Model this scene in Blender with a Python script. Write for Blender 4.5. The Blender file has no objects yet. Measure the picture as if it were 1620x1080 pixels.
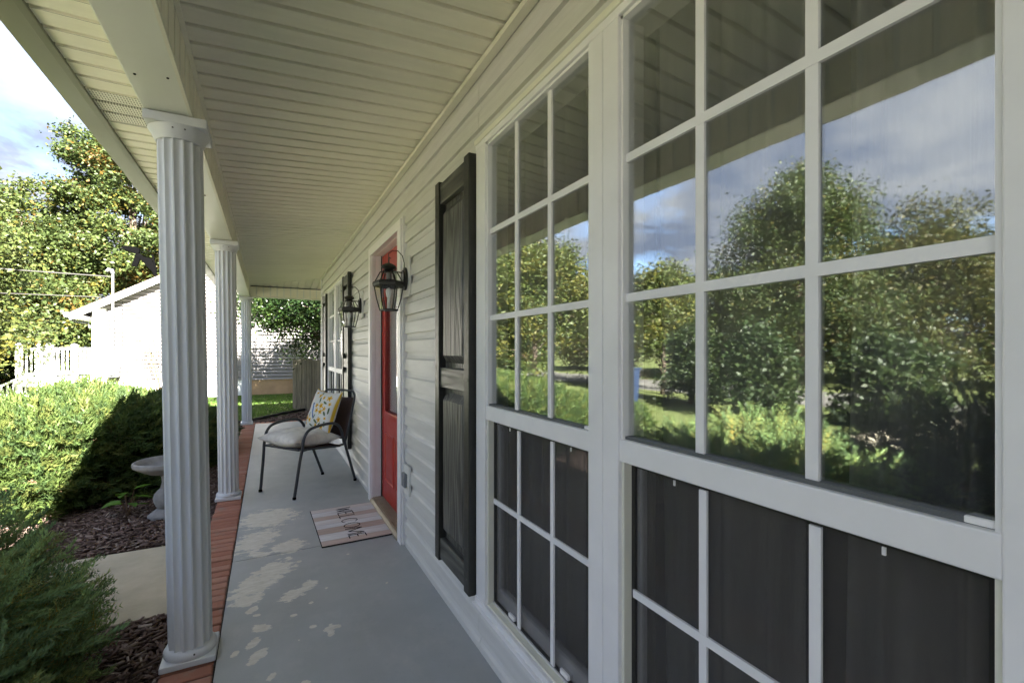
import bpy, math, random
import numpy as np
from mathutils import Vector, Matrix

random.seed(7)
rng = np.random.default_rng(11)
S = bpy.context.scene
C = S.collection
PI = math.pi
R = math.radians

# ------------------------------------------------------------------ camera
YAW = 27.93
cam = bpy.data.cameras.new("camera")
cam.sensor_width = 36.0
cam.lens = 730.0 / 1620.0 * 36.0
cam.shift_y = 15.0 / 1620.0
cam.clip_start = 0.02
cam.clip_end = 2000.0
camo = bpy.data.objects.new("camera", cam)
C.objects.link(camo)
camo.location = (0.0, 0.0, 1.26)
camo.rotation_euler = (R(90), 0, R(-YAW))
S.camera = camo

# ------------------------------------------------------------------ light
SUN = Vector((0.30, -1.62, 1.0)).normalized()
EXPOSURE = 4.4
SKY_STRENGTH = 0.052
SUN_STRENGTH = 3.5

w = bpy.data.worlds.new("World")
S.world = w
w.use_nodes = True
nt = w.node_tree
nt.nodes.clear()
N = nt.nodes.new
L = nt.links.new
out = N("ShaderNodeOutputWorld")
bg = N("ShaderNodeBackground")
bg.inputs["Strength"].default_value = SKY_STRENGTH
sky = N("ShaderNodeTexSky")
sky.sky_type = 'NISHITA'
sky.sun_disc = False
sky.sun_elevation = math.asin(SUN.z)
sky.sun_rotation = math.atan2(SUN.x, SUN.y)
sky.air_density = 1.0
sky.dust_density = 0.6
sky.ozone_density = 1.5
tc = N("ShaderNodeTexCoord")
sep = N("ShaderNodeSeparateXYZ")
L(tc.outputs["Generated"], sep.inputs[0])


def wmath(op, a, b=None):
    n = N("ShaderNodeMath")
    n.operation = op
    for i, q in enumerate((a, b)):
        if q is None:
            continue
        if isinstance(q, (int, float)):
            n.inputs[i].default_value = q
        else:
            L(q, n.inputs[i])
    return n.outputs[0]


zz = wmath('ADD', wmath('MAXIMUM', sep.outputs[2], 0.0), 0.16)
comb = N("ShaderNodeCombineXYZ")
L(wmath('DIVIDE', sep.outputs[0], zz), comb.inputs[0])
L(wmath('DIVIDE', sep.outputs[1], zz), comb.inputs[1])
n1 = N("ShaderNodeTexNoise")
n1.inputs["Scale"].default_value = 0.95
n1.inputs["Detail"].default_value = 7
n1.inputs["Roughness"].default_value = 0.56
n1.inputs["Distortion"].default_value = 0.25
L(comb.outputs[0], n1.inputs["Vector"])
cr = N("ShaderNodeValToRGB")
cr.color_ramp.elements[0].position = 0.34
cr.color_ramp.elements[1].position = 0.48
L(n1.outputs["Fac"], cr.inputs[0])
n2 = N("ShaderNodeTexNoise")
n2.inputs["Scale"].default_value = 1.7
n2.inputs["Detail"].default_value = 6
n2.inputs["Roughness"].default_value = 0.55
off = N("ShaderNodeVectorMath")
off.operation = 'ADD'
off.inputs[1].default_value = (3.7, 1.3, 0.4)
L(comb.outputs[0], off.inputs[0])
L(off.outputs[0], n2.inputs["Vector"])
cr2 = N("ShaderNodeValToRGB")
e = cr2.color_ramp.elements
e[0].position = 0.41
e[0].color = (0.56, 0.67, 0.94, 1)
e[1].position = 0.60
e[1].color = (1.16, 1.20, 1.30, 1)
L(n2.outputs["Fac"], cr2.inputs[0])
mx = N("ShaderNodeMix")
mx.data_type = 'RGBA'
L(cr.outputs["Color"], mx.inputs[0])
mul = N("ShaderNodeMix")
mul.data_type = 'RGBA'
mul.blend_type = 'MULTIPLY'
mul.inputs[0].default_value = 1.0
mul.inputs[7].default_value = (0.52, 0.56, 0.66, 1)
L(sky.outputs[0], mul.inputs[6])
L(mul.outputs[2], mx.inputs[6])
L(cr2.outputs["Color"], mx.inputs[7])
L(mx.outputs[2], bg.inputs["Color"])
L(bg.outputs[0], out.inputs["Surface"])

sd = bpy.data.lights.new("sun", 'SUN')
sd.energy = SUN_STRENGTH
sd.angle = R(0.5)
sd.color = (1.0, 0.95, 0.86)
so = bpy.data.objects.new("sun", sd)
C.objects.link(so)
so.rotation_euler = SUN.to_track_quat('Z', 'Y').to_euler()
so.location = (0, 0, 30)

S.view_settings.view_transform = 'Standard'
S.view_settings.look = 'None'
S.view_settings.exposure = EXPOSURE
S.view_settings.gamma = 1.0
S.view_settings.use_curve_mapping = False
S.render.engine = 'CYCLES'
S.cycles.use_denoising = True
S.cycles.max_bounces = 7
S.cycles.diffuse_bounces = 4
S.cycles.glossy_bounces = 4
S.cycles.transparent_max_bounces = 10
S.cycles.use_adaptive_sampling = True
S.cycles.adaptive_threshold = 0.02
S.cycles.sample_clamp_indirect = 6.0

# ------------------------------------------------------------------ materials
MATS = {}


def newmat(name):
    m = bpy.data.materials.new(name)
    m.use_nodes = True
    t = m.node_tree
    t.nodes.clear()
    o = t.nodes.new("ShaderNodeOutputMaterial")
    p = t.nodes.new("ShaderNodeBsdfPrincipled")
    t.links.new(p.outputs[0], o.inputs[0])
    MATS[name] = m
    return m, t, p, o


def nmath(t, op, a, b=None, clamp=False):
    n = t.nodes.new("ShaderNodeMath")
    n.operation = op
    n.use_clamp = clamp
    for i, q in enumerate((a, b)):
        if q is None:
            continue
        if isinstance(q, (int, float)):
            n.inputs[i].default_value = q
        else:
            t.links.new(q, n.inputs[i])
    return n.outputs[0]


def noise(t, scale, detail=4, rough=0.55, vec=None, dist=0.0):
    n = t.nodes.new("ShaderNodeTexNoise")
    n.inputs["Scale"].default_value = scale
    n.inputs["Detail"].default_value = detail
    n.inputs["Roughness"].default_value = rough
    n.inputs["Distortion"].default_value = dist
    if vec is not None:
        t.links.new(vec, n.inputs["Vector"])
    return n.outputs["Fac"]


def ramp(t, fac, stops):
    n = t.nodes.new("ShaderNodeValToRGB")
    el = n.color_ramp.elements
    while len(el) < len(stops):
        el.new(0.5)
    for e_, (p, c) in zip(el, stops):
        e_.position = p
        e_.color = (c[0], c[1], c[2], 1)
    t.links.new(fac, n.inputs[0])
    return n.outputs["Color"]


def mixc(t, fac, a, b, blend='MIX'):
    n = t.nodes.new("ShaderNodeMix")
    n.data_type = 'RGBA'
    n.blend_type = blend
    for i, q in ((0, fac), (6, a), (7, b)):
        if isinstance(q, (int, float)):
            n.inputs[i].default_value = q
        elif isinstance(q, tuple):
            n.inputs[i].default_value = (q[0], q[1], q[2], 1)
        else:
            t.links.new(q, n.inputs[i])
    return n.outputs[2]


def coords(t, kind="Object", scale=(1, 1, 1)):
    c = t.nodes.new("ShaderNodeTexCoord")
    m = t.nodes.new("ShaderNodeMapping")
    m.inputs["Scale"].default_value = scale
    t.links.new(c.outputs[kind], m.inputs[0])
    return m.outputs[0]


def geopos(t, scale=(1, 1, 1)):
    c = t.nodes.new("ShaderNodeNewGeometry")
    m = t.nodes.new("ShaderNodeMapping")
    m.inputs["Scale"].default_value = scale
    t.links.new(c.outputs["Position"], m.inputs[0])
    return m.outputs[0]


def bump(t, p, h, strength, dist=0.01):
    b = t.nodes.new("ShaderNodeBump")
    b.inputs["Strength"].default_value = strength
    b.inputs["Distance"].default_value = dist
    t.links.new(h, b.inputs["Height"])
    t.links.new(b.outputs[0], p.inputs["Normal"])


def plain(name, col, rough=0.5, var=0.12, scale=6.0, spec=0.5, metal=0.0, bmp=0.0, bscale=60.0,
          stretch=(1, 1, 1), dirt=0.0, rnd=0.0):
    m, t, p, o = newmat(name)
    v = geopos(t, stretch)
    a = tuple(max(0, c * (1 - var)) for c in col)
    b = tuple(min(1, c * (1 + var)) for c in col)
    c = ramp(t, noise(t, scale, 5, 0.6, v), [(0.3, a), (0.7, b)])
    if dirt:
        d = noise(t, scale * 0.35, 6, 0.65, geopos(t, (1, 1, 0.5)))
        f = nmath(t, 'MULTIPLY', nmath(t, 'SUBTRACT', d, 0.5, True), dirt * 5, True)
        c = mixc(t, f, c, (col[0] * 0.55, col[1] * 0.52, col[2] * 0.42))
    if rnd:
        oi = t.nodes.new("ShaderNodeObjectInfo")
        g = nmath(t, 'ADD', nmath(t, 'MULTIPLY', oi.outputs["Random"], rnd * 2), 1 - rnd)
        h = t.nodes.new("ShaderNodeHueSaturation")
        t.links.new(g, h.inputs["Value"])
        t.links.new(c, h.inputs["Color"])
        c = h.outputs[0]
    t.links.new(c, p.inputs["Base Color"])
    rr = nmath(t, 'ADD', nmath(t, 'MULTIPLY', noise(t, scale * 2.3, 4, 0.6, v), 0.25), rough - 0.12)
    t.links.new(rr, p.inputs["Roughness"])
    p.inputs["Specular IOR Level"].default_value = spec
    p.inputs["Metallic"].default_value = metal
    if bmp:
        bump(t, p, noise(t, bscale, 4, 0.6, v), bmp, 0.004)
    return m


plain("siding", (0.63, 0.615, 0.58), 0.50, 0.06, 3.0, 0.4, 0, 0.25, 30, (1, 1.2, 14), 0.10, 0.04)
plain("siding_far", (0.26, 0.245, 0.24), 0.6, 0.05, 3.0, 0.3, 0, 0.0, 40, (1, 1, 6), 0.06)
plain("trim", (0.81, 0.79, 0.785), 0.42, 0.05, 5.0, 0.45, 0, 0.08, 90, (1, 1, 1), 0.14)
plain("soffit", (0.88, 0.85, 0.70), 0.48, 0.04, 4.0, 0.4, 0, 0.10, 60, (1, 6, 1), 0.10, 0.02)
plain("beam_wrap", (0.76, 0.77, 0.69), 0.38, 0.04, 2.5, 0.45, 0, 0.15, 9, (1, 0.3, 1), 0.10)
plain("column_paint", (0.62, 0.63, 0.64), 0.38, 0.05, 6.0, 0.5, 0, 0.06, 90, (1, 1, 0.3), 0.16)
plain("gutter_metal", (0.17, 0.172, 0.125), 0.42, 0.05, 3.0, 0.45, 0, 0.05, 30, (1, 0.3, 1), 0.08)
plain("white_paint", (0.80, 0.80, 0.79), 0.5, 0.04, 4.0, 0.4, 0, 0.0, 40, (1, 1, 1), 0.05)
plain("door_red", (0.40, 0.028, 0.020), 0.36, 0.08, 8.0, 0.5, 0, 0.06, 60)
plain("threshold", (0.33, 0.28, 0.20), 0.45, 0.12, 20, 0.5, 0.3)
plain("black_metal", (0.018, 0.017, 0.015), 0.45, 0.2, 30, 0.5, 0.0, 0.2, 120)
plain("bracket_black", (0.0015, 0.0015, 0.0016), 0.8, 0.2, 20, 0.02)
plain("chair_metal", (0.035, 0.038, 0.042), 0.38, 0.15, 30, 0.5, 0.0, 0.15, 200)
plain("sling", (0.070, 0.042, 0.036), 0.75, 0.12, 60, 0.25, 0, 0.4, 500)
plain("concrete_cast", (0.25, 0.245, 0.24), 0.85, 0.16, 18, 0.25, 0, 0.35, 90, (1, 1, 1), 0.15)
plain("concrete_walk", (0.46, 0.41, 0.31), 0.85, 0.14, 5, 0.2, 0, 0.3, 120, (1, 1, 1), 0.3)
plain("bounce_concrete", (0.47, 0.44, 0.385), 0.85, 0.10, 1.5, 0.2, 0, 0.2, 60, (1, 1, 1), 0.15)
plain("concrete_road", (0.13, 0.125, 0.115), 0.85, 0.10, 1.2, 0.2, 0, 0.2, 40)
plain("foundation", (0.42, 0.28, 0.16), 0.85, 0.20, 2.5, 0.2, 0, 0.3, 30)
plain("shingle", (0.10, 0.085, 0.075), 0.9, 0.3, 12, 0.2, 0, 0.5, 40)
plain("edging", (0.012, 0.012, 0.013), 0.5, 0.2, 20)
plain("grey_metal", (0.13, 0.135, 0.14), 0.5, 0.1, 12, 0.4, 0.3)
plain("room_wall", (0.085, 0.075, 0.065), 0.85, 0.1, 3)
plain("room_floor", (0.10, 0.055, 0.03), 0.5, 0.2, 6)
plain("bark", (0.085, 0.065, 0.05), 0.95, 0.3, 12, 0.15, 0, 0.8, 40, (1, 1, 0.3))
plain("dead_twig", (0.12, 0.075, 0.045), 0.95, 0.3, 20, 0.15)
plain("blue_plastic", (0.010, 0.022, 0.055), 0.5, 0.1, 10)
plain("mortar", (0.20, 0.185, 0.165), 0.95, 0.2, 40, 0.1, 0, 0.5, 200)
plain("rail_cream", (0.76, 0.74, 0.62), 0.45, 0.04, 5, 0.4)
plain("cushion", (0.68, 0.64, 0.58), 0.95, 0.16, 14, 0.15, 0, 0.5, 260, (1, 1, 1), 0.22)
plain("wire", (0.045, 0.042, 0.04), 0.6, 0.1, 5)
plain("outlet_grey", (0.20, 0.21, 0.22), 0.3, 0.1, 20)
plain("outlet_white", (0.74, 0.73, 0.68), 0.45, 0.05, 20)
plain("joint_dark", (0.035, 0.03, 0.026), 0.9, 0.2, 30, 0.1)
plain("trunk_grey", (0.16, 0.13, 0.10), 0.95, 0.3, 12, 0.15, 0, 0.8, 40, (1, 1, 0.3))


def mk_brick():
    m, t, p, o = newmat("brick")
    oi = t.nodes.new("ShaderNodeObjectInfo")
    c = ramp(t, oi.outputs["Random"], [(0.0, (0.38, 0.165, 0.110)), (0.5, (0.45, 0.205, 0.140)), (1.0, (0.50, 0.27, 0.195))])
    v = geopos(t)
    n_ = noise(t, 45, 6, 0.7, v)
    c = mixc(t, nmath(t, 'MULTIPLY', n_, 0.55), c, (0.24, 0.115, 0.08))
    n3 = noise(t, 7, 5, 0.6, v)
    c = mixc(t, nmath(t, 'MULTIPLY', nmath(t, 'SUBTRACT', n3, 0.56, True), 4.0, True), c, (0.30, 0.24, 0.19))
    t.links.new(c, p.inputs["Base Color"])
    p.inputs["Roughness"].default_value = 0.9
    p.inputs["Specular IOR Level"].default_value = 0.2
    bump(t, p, n_, 0.6, 0.004)


mk_brick()

# wear patches where the floor paint has come off: (x, y, rx, ry)
PATCH = [(0.007,3.941,0.199,0.219,-28), (-0.071,3.508,0.117,0.206,-28), (0.122,3.312,0.102,0.108,-28), (-0.047,3.270,0.076,0.040,-28),
         (-0.058,2.848,0.095,0.171,-28), (0.028,2.984,0.101,0.137,-28), (-0.085,2.685,0.053,0.077,-28), (-0.067,2.576,0.021,0.045,-28),
         (-0.044,2.518,0.017,0.014,-28), (0.126,2.649,0.050,0.083,-29), (0.194,2.715,0.037,0.059,-27), (0.193,2.515,0.011,0.014,-27),
         (0.112,2.431,0.017,0.016,-28), (-0.026,2.393,0.042,0.031,-27), (-0.053,2.279,0.027,0.042,-28), (-0.031,2.183,0.030,0.054,-27),
         (-0.119,2.236,0.013,0.020,-29), (0.255,2.244,0.026,0.032,-28), (0.282,2.245,0.024,0.018,-28), (0.251,2.195,0.016,0.019,-30),
         (0.183,2.294,0.017,0.015,-25), (0.016,2.017,0.016,0.027,-27), (0.128,1.921,0.015,0.012,-28), (0.115,3.129,0.021,0.021,-28),
         (0.168,3.039,0.016,0.015,-27), (0.278,2.633,0.008,0.012,-30), (0.573,2.536,0.008,0.011,-30), (0.443,3.010,0.008,0.011,-30)]


def mk_floor():
    m, t, p, o = newmat("floor_paint")
    pos = geopos(t)
    wob = t.nodes.new("ShaderNodeTexNoise")
    wob.inputs["Scale"].default_value = 11
    wob.inputs["Detail"].default_value = 6
    wob.inputs["Roughness"].default_value = 0.62
    mp = t.nodes.new("ShaderNodeMapping")
    mp.inputs["Scale"].default_value = (1.0, 2.2, 1)
    t.links.new(pos, mp.inputs[0])
    t.links.new(mp.outputs[0], wob.inputs["Vector"])
    best = None
    for (x, y, rx, ry, rot) in PATCH:
        s1 = t.nodes.new("ShaderNodeMapping")
        s1.vector_type = 'TEXTURE'
        s1.inputs["Location"].default_value = (x, y, 0)
        s1.inputs["Rotation"].default_value = (0, 0, R(rot))
        s1.inputs["Scale"].default_value = (rx, ry, 1000)
        t.links.new(pos, s1.inputs[0])
        ln = t.nodes.new("ShaderNodeVectorMath")
        ln.operation = 'LENGTH'
        t.links.new(s1.outputs[0], ln.inputs[0])
        d = ln.outputs["Value"]
        best = d if best is None else nmath(t, 'MINIMUM', best, d)
    wv = nmath(t, 'MULTIPLY', nmath(t, 'SUBTRACT', wob.outputs["Fac"], 0.5), 2.4)
    best = nmath(t, 'ADD', best, wv)
    best = nmath(t, 'ADD', best, nmath(t, 'MULTIPLY', nmath(t, 'SUBTRACT', noise(t, 55, 6, 0.7, geopos(t, (0.7, 1.6, 1))), 0.5), 1.1))
    patch = ramp(t, best, [(0.92, (1, 1, 1)), (0.945, (0, 0, 0))])
    # scattered specks
    vo = t.nodes.new("ShaderNodeTexVoronoi")
    vo.inputs["Scale"].default_value = 7.0
    t.links.new(pos, vo.inputs["Vector"])
    sepc = t.nodes.new("ShaderNodeSeparateColor")
    t.links.new(vo.outputs["Color"], sepc.inputs[0])
    rad = nmath(t, 'MULTIPLY', nmath(t, 'SUBTRACT', sepc.outputs[0], 0.70, True), 0.20)
    sp = nmath(t, 'LESS_THAN', vo.outputs["Distance"], rad)
    patch = mixc(t, 1.0, patch, sp, 'ADD')
    paint = ramp(t, noise(t, 2.2, 5, 0.6, pos), [(0.3, (0.345, 0.36, 0.36)), (0.7, (0.415, 0.43, 0.425))])
    dirt = noise(t, 1.3, 6, 0.6, geopos(t, (1, 0.4, 1)))
    paint = mixc(t, nmath(t, 'MULTIPLY', nmath(t, 'SUBTRACT', dirt, 0.46, True), 2.2, True), paint, (0.31, 0.30, 0.275))
    mot = noise(t, 5.5, 7, 0.7, geopos(t, (1, 0.7, 1)))
    paint = mixc(t, nmath(t, 'MULTIPLY', nmath(t, 'SUBTRACT', mot, 0.50, True), 2.6, True), paint, (0.47, 0.465, 0.445))
    scf = noise(t, 38, 5, 0.75, geopos(t, (1, 0.5, 1)))
    paint = mixc(t, nmath(t, 'MULTIPLY', nmath(t, 'SUBTRACT', scf, 0.62, True), 4.0, True), paint, (0.26, 0.25, 0.23))
    # paint worn thin towards the far end
    thin = noise(t, 3.1, 6, 0.65, geopos(t, (1, 0.6, 1)))
    sy = t.nodes.new("ShaderNodeSeparateXYZ")
    t.links.new(pos, sy.inputs[0])
    far = nmath(t, 'MULTIPLY', nmath(t, 'SUBTRACT', sy.outputs[1], 4.6), 0.28, True)
    leftm = nmath(t, 'MULTIPLY', nmath(t, 'SUBTRACT', 0.35, sy.outputs[0]), 1.6, True)
    f2 = nmath(t, 'MULTIPLY', nmath(t, 'ADD', far, 0.0), nmath(t, 'MULTIPLY', thin, 1.3, True))
    paint = mixc(t, nmath(t, 'MULTIPLY', f2, leftm, True), paint, (0.58, 0.565, 0.53))
    bare = ramp(t, noise(t, 16, 6, 0.7, geopos(t, (1, 2.5, 1))), [(0.3, (0.56, 0.525, 0.43)), (0.7, (0.76, 0.73, 0.65))])
    c = mixc(t, patch, paint, bare)
    t.links.new(c, p.inputs["Base Color"])
    pr = t.nodes.new("ShaderNodeSeparateColor")
    t.links.new(patch, pr.inputs[0])
    rg = nmath(t, 'ADD', nmath(t, 'MULTIPLY', pr.outputs[0], 0.32),
               nmath(t, 'ADD', nmath(t, 'MULTIPLY', noise(t, 9, 5, 0.6, pos), 0.25), 0.36))
    t.links.new(rg, p.inputs["Roughness"])
    p.inputs["Specular IOR Level"].default_value = 0.45
    hh = nmath(t, 'ADD', nmath(t, 'MULTIPLY', pr.outputs[0], -0.25), nmath(t, 'MULTIPLY', noise(t, 60, 5, 0.6, pos), 0.35))
    bump(t, p, hh, 0.35, 0.004)


def mk_wood(name, c1, c2, scale, rough=0.6, axis=2, bmp=0.4, rnd=0.0):
    m, t, p, o = newmat(name)
    st = [1.0, 1.0, 1.0]
    st[axis] = 0.10
    v = geopos(t, tuple(st))
    wv = t.nodes.new("ShaderNodeTexNoise")
    wv.inputs["Scale"].default_value = scale * 0.35
    wv.inputs["Detail"].default_value = 2
    t.links.new(v, wv.inputs["Vector"])
    rings = nmath(t, 'FRACT', nmath(t, 'MULTIPLY', wv.outputs["Fac"], 16))
    tri = nmath(t, 'ABSOLUTE', nmath(t, 'SUBTRACT', rings, 0.5))
    g = nmath(t, 'ADD', nmath(t, 'MULTIPLY', tri, 1.3), nmath(t, 'MULTIPLY', noise(t, scale * 6, 4, 0.6, v), 0.5))
    c = ramp(t, g, [(0.2, c1), (0.9, c2)])
    if rnd:
        oi = t.nodes.new("ShaderNodeObjectInfo")
        gg = nmath(t, 'ADD', nmath(t, 'MULTIPLY', oi.outputs["Random"], rnd * 2), 1 - rnd)
        h = t.nodes.new("ShaderNodeHueSaturation")
        t.links.new(gg, h.inputs["Value"])
        t.links.new(c, h.inputs["Color"])
        c = h.outputs[0]
    t.links.new(c, p.inputs["Base Color"])
    p.inputs["Roughness"].default_value = rough
    p.inputs["Specular IOR Level"].default_value = 0.4
    bump(t, p, g, bmp, 0.003)


mk_wood("shutter_grain", (0.028, 0.028, 0.025), (0.13, 0.127, 0.11), 16, 0.40, 2, 0.9)
mk_wood("shutter_rail", (0.028, 0.028, 0.025), (0.12, 0.117, 0.10), 12, 0.40, 1, 0.9)
plain("shutter_black", (0.024, 0.024, 0.020), 0.40, 0.15, 20, 0.5, 0, 0.1, 100)
mk_wood("fence_wood", (0.050, 0.042, 0.031), (0.125, 0.108, 0.082), 14, 0.9, 2, 0.5, 0.3)


def mk_glass(name, refl, tint, wav):
    m, t, p, o = newmat(name)
    t.nodes.remove(p)
    tr = t.nodes.new("ShaderNodeBsdfTransparent")
    tr.inputs[0].default_value = (tint, tint, tint, 1)
    gl = t.nodes.new("ShaderNodeBsdfGlossy")
    gl.inputs["Roughness"].default_value = 0.022 if wav else 0.0
    gl.inputs["Color"].default_value = (0.93, 0.97, 0.96, 1)
    lw = t.nodes.new("ShaderNodeLayerWeight")
    f = nmath(t, 'POWER', lw.outputs["Facing"], 5.0)
    f = nmath(t, 'ADD', nmath(t, 'MULTIPLY', f, 1 - refl), refl, True)
    mxs = t.nodes.new("ShaderNodeMixShader")
    t.links.new(f, mxs.inputs[0])
    t.links.new(tr.outputs[0], mxs.inputs[1])
    t.links.new(gl.outputs[0], mxs.inputs[2])
    t.links.new(mxs.outputs[0], o.inputs[0])
    if wav:
        df = t.nodes.new("ShaderNodeBsdfDiffuse")
        df.inputs[0].default_value = (0.55, 0.56, 0.55, 1)
        m2 = t.nodes.new("ShaderNodeMixShader")
        streak = noise(t, 22, 6, 0.7, geopos(t, (1, 1, 0.18)))
        t.links.new(nmath(t, 'MULTIPLY', nmath(t, 'SUBTRACT', streak, 0.30, True), 0.09), m2.inputs[0])
        t.links.new(mxs.outputs[0], m2.inputs[1])
        t.links.new(df.outputs[0], m2.inputs[2])
        t.links.new(m2.outputs[0], o.inputs[0])
        b = t.nodes.new("ShaderNodeBump")
        b.inputs["Strength"].default_value = wav
        b.inputs["Distance"].default_value = 0.01
        t.links.new(noise(t, 3.5, 3, 0.5, geopos(t, (1, 1, 0.8))), b.inputs["Height"])
        t.links.new(b.outputs[0], gl.inputs["Normal"])


mk_glass("window_glass", 0.25, 0.9, 0.06)
mk_glass("clear_glass", 0.05, 0.93, 0.0)
mk_glass("lantern_glass", 0.06, 0.97, 0.0)


def mk_screen():
    m, t, p, o = newmat("insect_screen")
    p.inputs["Base Color"].default_value = (0.105, 0.096, 0.088, 1)
    p.inputs["Roughness"].default_value = 0.8
    p.inputs["Specular IOR Level"].default_value = 0.2
    tr = t.nodes.new("ShaderNodeBsdfTransparent")
    mxs = t.nodes.new("ShaderNodeMixShader")
    v = geopos(t)
    f = nmath(t, 'ADD', nmath(t, 'MULTIPLY', noise(t, 14, 6, 0.7, geopos(t, (1, 1, 0.2))), 0.12), 0.26)
    t.links.new(f, mxs.inputs[0])
    t.links.new(tr.outputs[0], mxs.inputs[1])
    t.links.new(p.outputs[0], mxs.inputs[2])
    t.links.new(mxs.outputs[0], o.inputs[0])


mk_screen()


def mk_sheer():
    m, t, p, o = newmat("curtain_cloth")
    v = geopos(t, (1, 1, 0.05))
    c = ramp(t, noise(t, 30, 4, 0.6, v), [(0.3, (0.26, 0.255, 0.23)), (0.7, (0.40, 0.39, 0.36))])
    t.links.new(c, p.inputs["Base Color"])
    p.inputs["Roughness"].default_value = 0.9
    tr = t.nodes.new("ShaderNodeBsdfTranslucent")
    t.links.new(c, tr.inputs[0])
    mxs = t.nodes.new("ShaderNodeMixShader")
    mxs.inputs[0].default_value = 0.35
    t.links.new(p.outputs[0], mxs.inputs[1])
    t.links.new(tr.outputs[0], mxs.inputs[2])
    t.links.new(mxs.outputs[0], o.inputs[0])


mk_sheer()


def mk_leaf(name, trans=0.35, rough=0.5, spec=0.35):
    m, t, p, o = newmat(name)
    a = t.nodes.new("ShaderNodeAttribute")
    a.attribute_name = "Col"
    t.links.new(a.outputs["Color"], p.inputs["Base Color"])
    p.inputs["Roughness"].default_value = rough
    p.inputs["Specular IOR Level"].default_value = spec
    tr = t.nodes.new("ShaderNodeBsdfTranslucent")
    t.links.new(a.outputs["Color"], tr.inputs[0])
    mxs = t.nodes.new("ShaderNodeMixShader")
    mxs.inputs[0].default_value = trans
    t.links.new(p.outputs[0], mxs.inputs[1])
    t.links.new(tr.outputs[0], mxs.inputs[2])
    t.links.new(mxs.outputs[0], o.inputs[0])


mk_leaf("leaf", 0.40)
mk_leaf("needle", 0.42, 0.6, 0.3)
mk_leaf("holly_leaf", 0.25, 0.3, 0.5)


def mk_print(name, rough=0.9, grain=0.0):
    m, t, p, o = newmat(name)
    a = t.nodes.new("ShaderNodeAttribute")
    a.attribute_name = "Col"
    c = a.outputs["Color"]
    if grain:
        n_ = noise(t, 40, 5, 0.6, geopos(t, (0.12, 1, 1)))
        c = mixc(t, nmath(t, 'MULTIPLY', nmath(t, 'SUBTRACT', n_, 0.35, True), grain, True), c, (0.27, 0.20, 0.17))
    t.links.new(c, p.inputs["Base Color"])
    p.inputs["Roughness"].default_value = rough
    p.inputs["Specular IOR Level"].default_value = 0.15
    bump(t, p, noise(t, 400, 3, 0.5, geopos(t)), 0.3, 0.002)


mk_print("pillow_print")
mk_print("mat_print", 0.9, 1.0)
mk_print("mulch_chip", 0.95)


def mk_ground():
    m, t, p, o = newmat("grass_ground")
    v = geopos(t)
    c = ramp(t, noise(t, 0.5, 6, 0.65, v), [(0.3, (0.095, 0.122, 0.040)), (0.7, (0.140, 0.155, 0.062))])
    c = mixc(t, nmath(t, 'MULTIPLY', noise(t, 26, 5, 0.7, v), 0.5), c, (0.078, 0.100, 0.034))
    t.links.new(c, p.inputs["Base Color"])
    p.inputs["Roughness"].default_value = 0.95
    p.inputs["Specular IOR Level"].default_value = 0.1
    bump(t, p, noise(t, 60, 5, 0.7, v), 0.8, 0.02)
    m, t, p, o = newmat("mulch_soil")
    v = geopos(t)
    c = ramp(t, noise(t, 60, 6, 0.7, v), [(0.35, (0.030, 0.019, 0.015)), (0.65, (0.095, 0.060, 0.048))])
    t.links.new(c, p.inputs["Base Color"])
    p.inputs["Roughness"].default_value = 0.95
    p.inputs["Specular IOR Level"].default_value = 0.15
    bump(t, p, noise(t, 70, 6, 0.7, v), 1.0, 0.02)


mk_ground()


def mk_vent():
    m, t, p, o = newmat("soffit_vented")
    v = geopos(t)
    sx = t.nodes.new("ShaderNodeSeparateXYZ")
    t.links.new(v, sx.inputs[0])
    fx = nmath(t, 'ABSOLUTE', nmath(t, 'SUBTRACT', nmath(t, 'FRACT', nmath(t, 'MULTIPLY', sx.outputs[0], 95)), 0.5))
    fy = nmath(t, 'ABSOLUTE', nmath(t, 'SUBTRACT', nmath(t, 'FRACT', nmath(t, 'MULTIPLY', sx.outputs[1], 46)), 0.5))
    hole = nmath(t, 'MULTIPLY', nmath(t, 'LESS_THAN', fx, 0.20), nmath(t, 'LESS_THAN', fy, 0.33))
    c = mixc(t, hole, (0.77, 0.755, 0.66), (0.2, 0.19, 0.15))
    t.links.new(c, p.inputs["Base Color"])
    p.inputs["Roughness"].default_value = 0.5


mk_vent()

# ------------------------------------------------------------------ mesh helpers
WLOC = {}


def wl(o):
    return WLOC.get(o.name, Vector((0, 0, 0))) if o else Vector((0, 0, 0))


def empty(name, loc=(0, 0, 0), parent=None, rotz=0.0):
    o = bpy.data.objects.new(name, None)
    o.empty_display_size = 0.1
    C.objects.link(o)
    loc = Vector(loc)
    if parent:
        o.parent = parent
        o.location = loc - wl(parent)
    else:
        o.location = loc
    o.rotation_euler = (0, 0, rotz)
    WLOC[o.name] = loc
    return o


def tag(o, label=None, cat=None, group=None, kind=None):
    if label:
        o["label"] = label
    if cat:
        o["category"] = cat
    if group:
        o["group"] = group
    if kind:
        o["kind"] = kind
    return o


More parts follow.
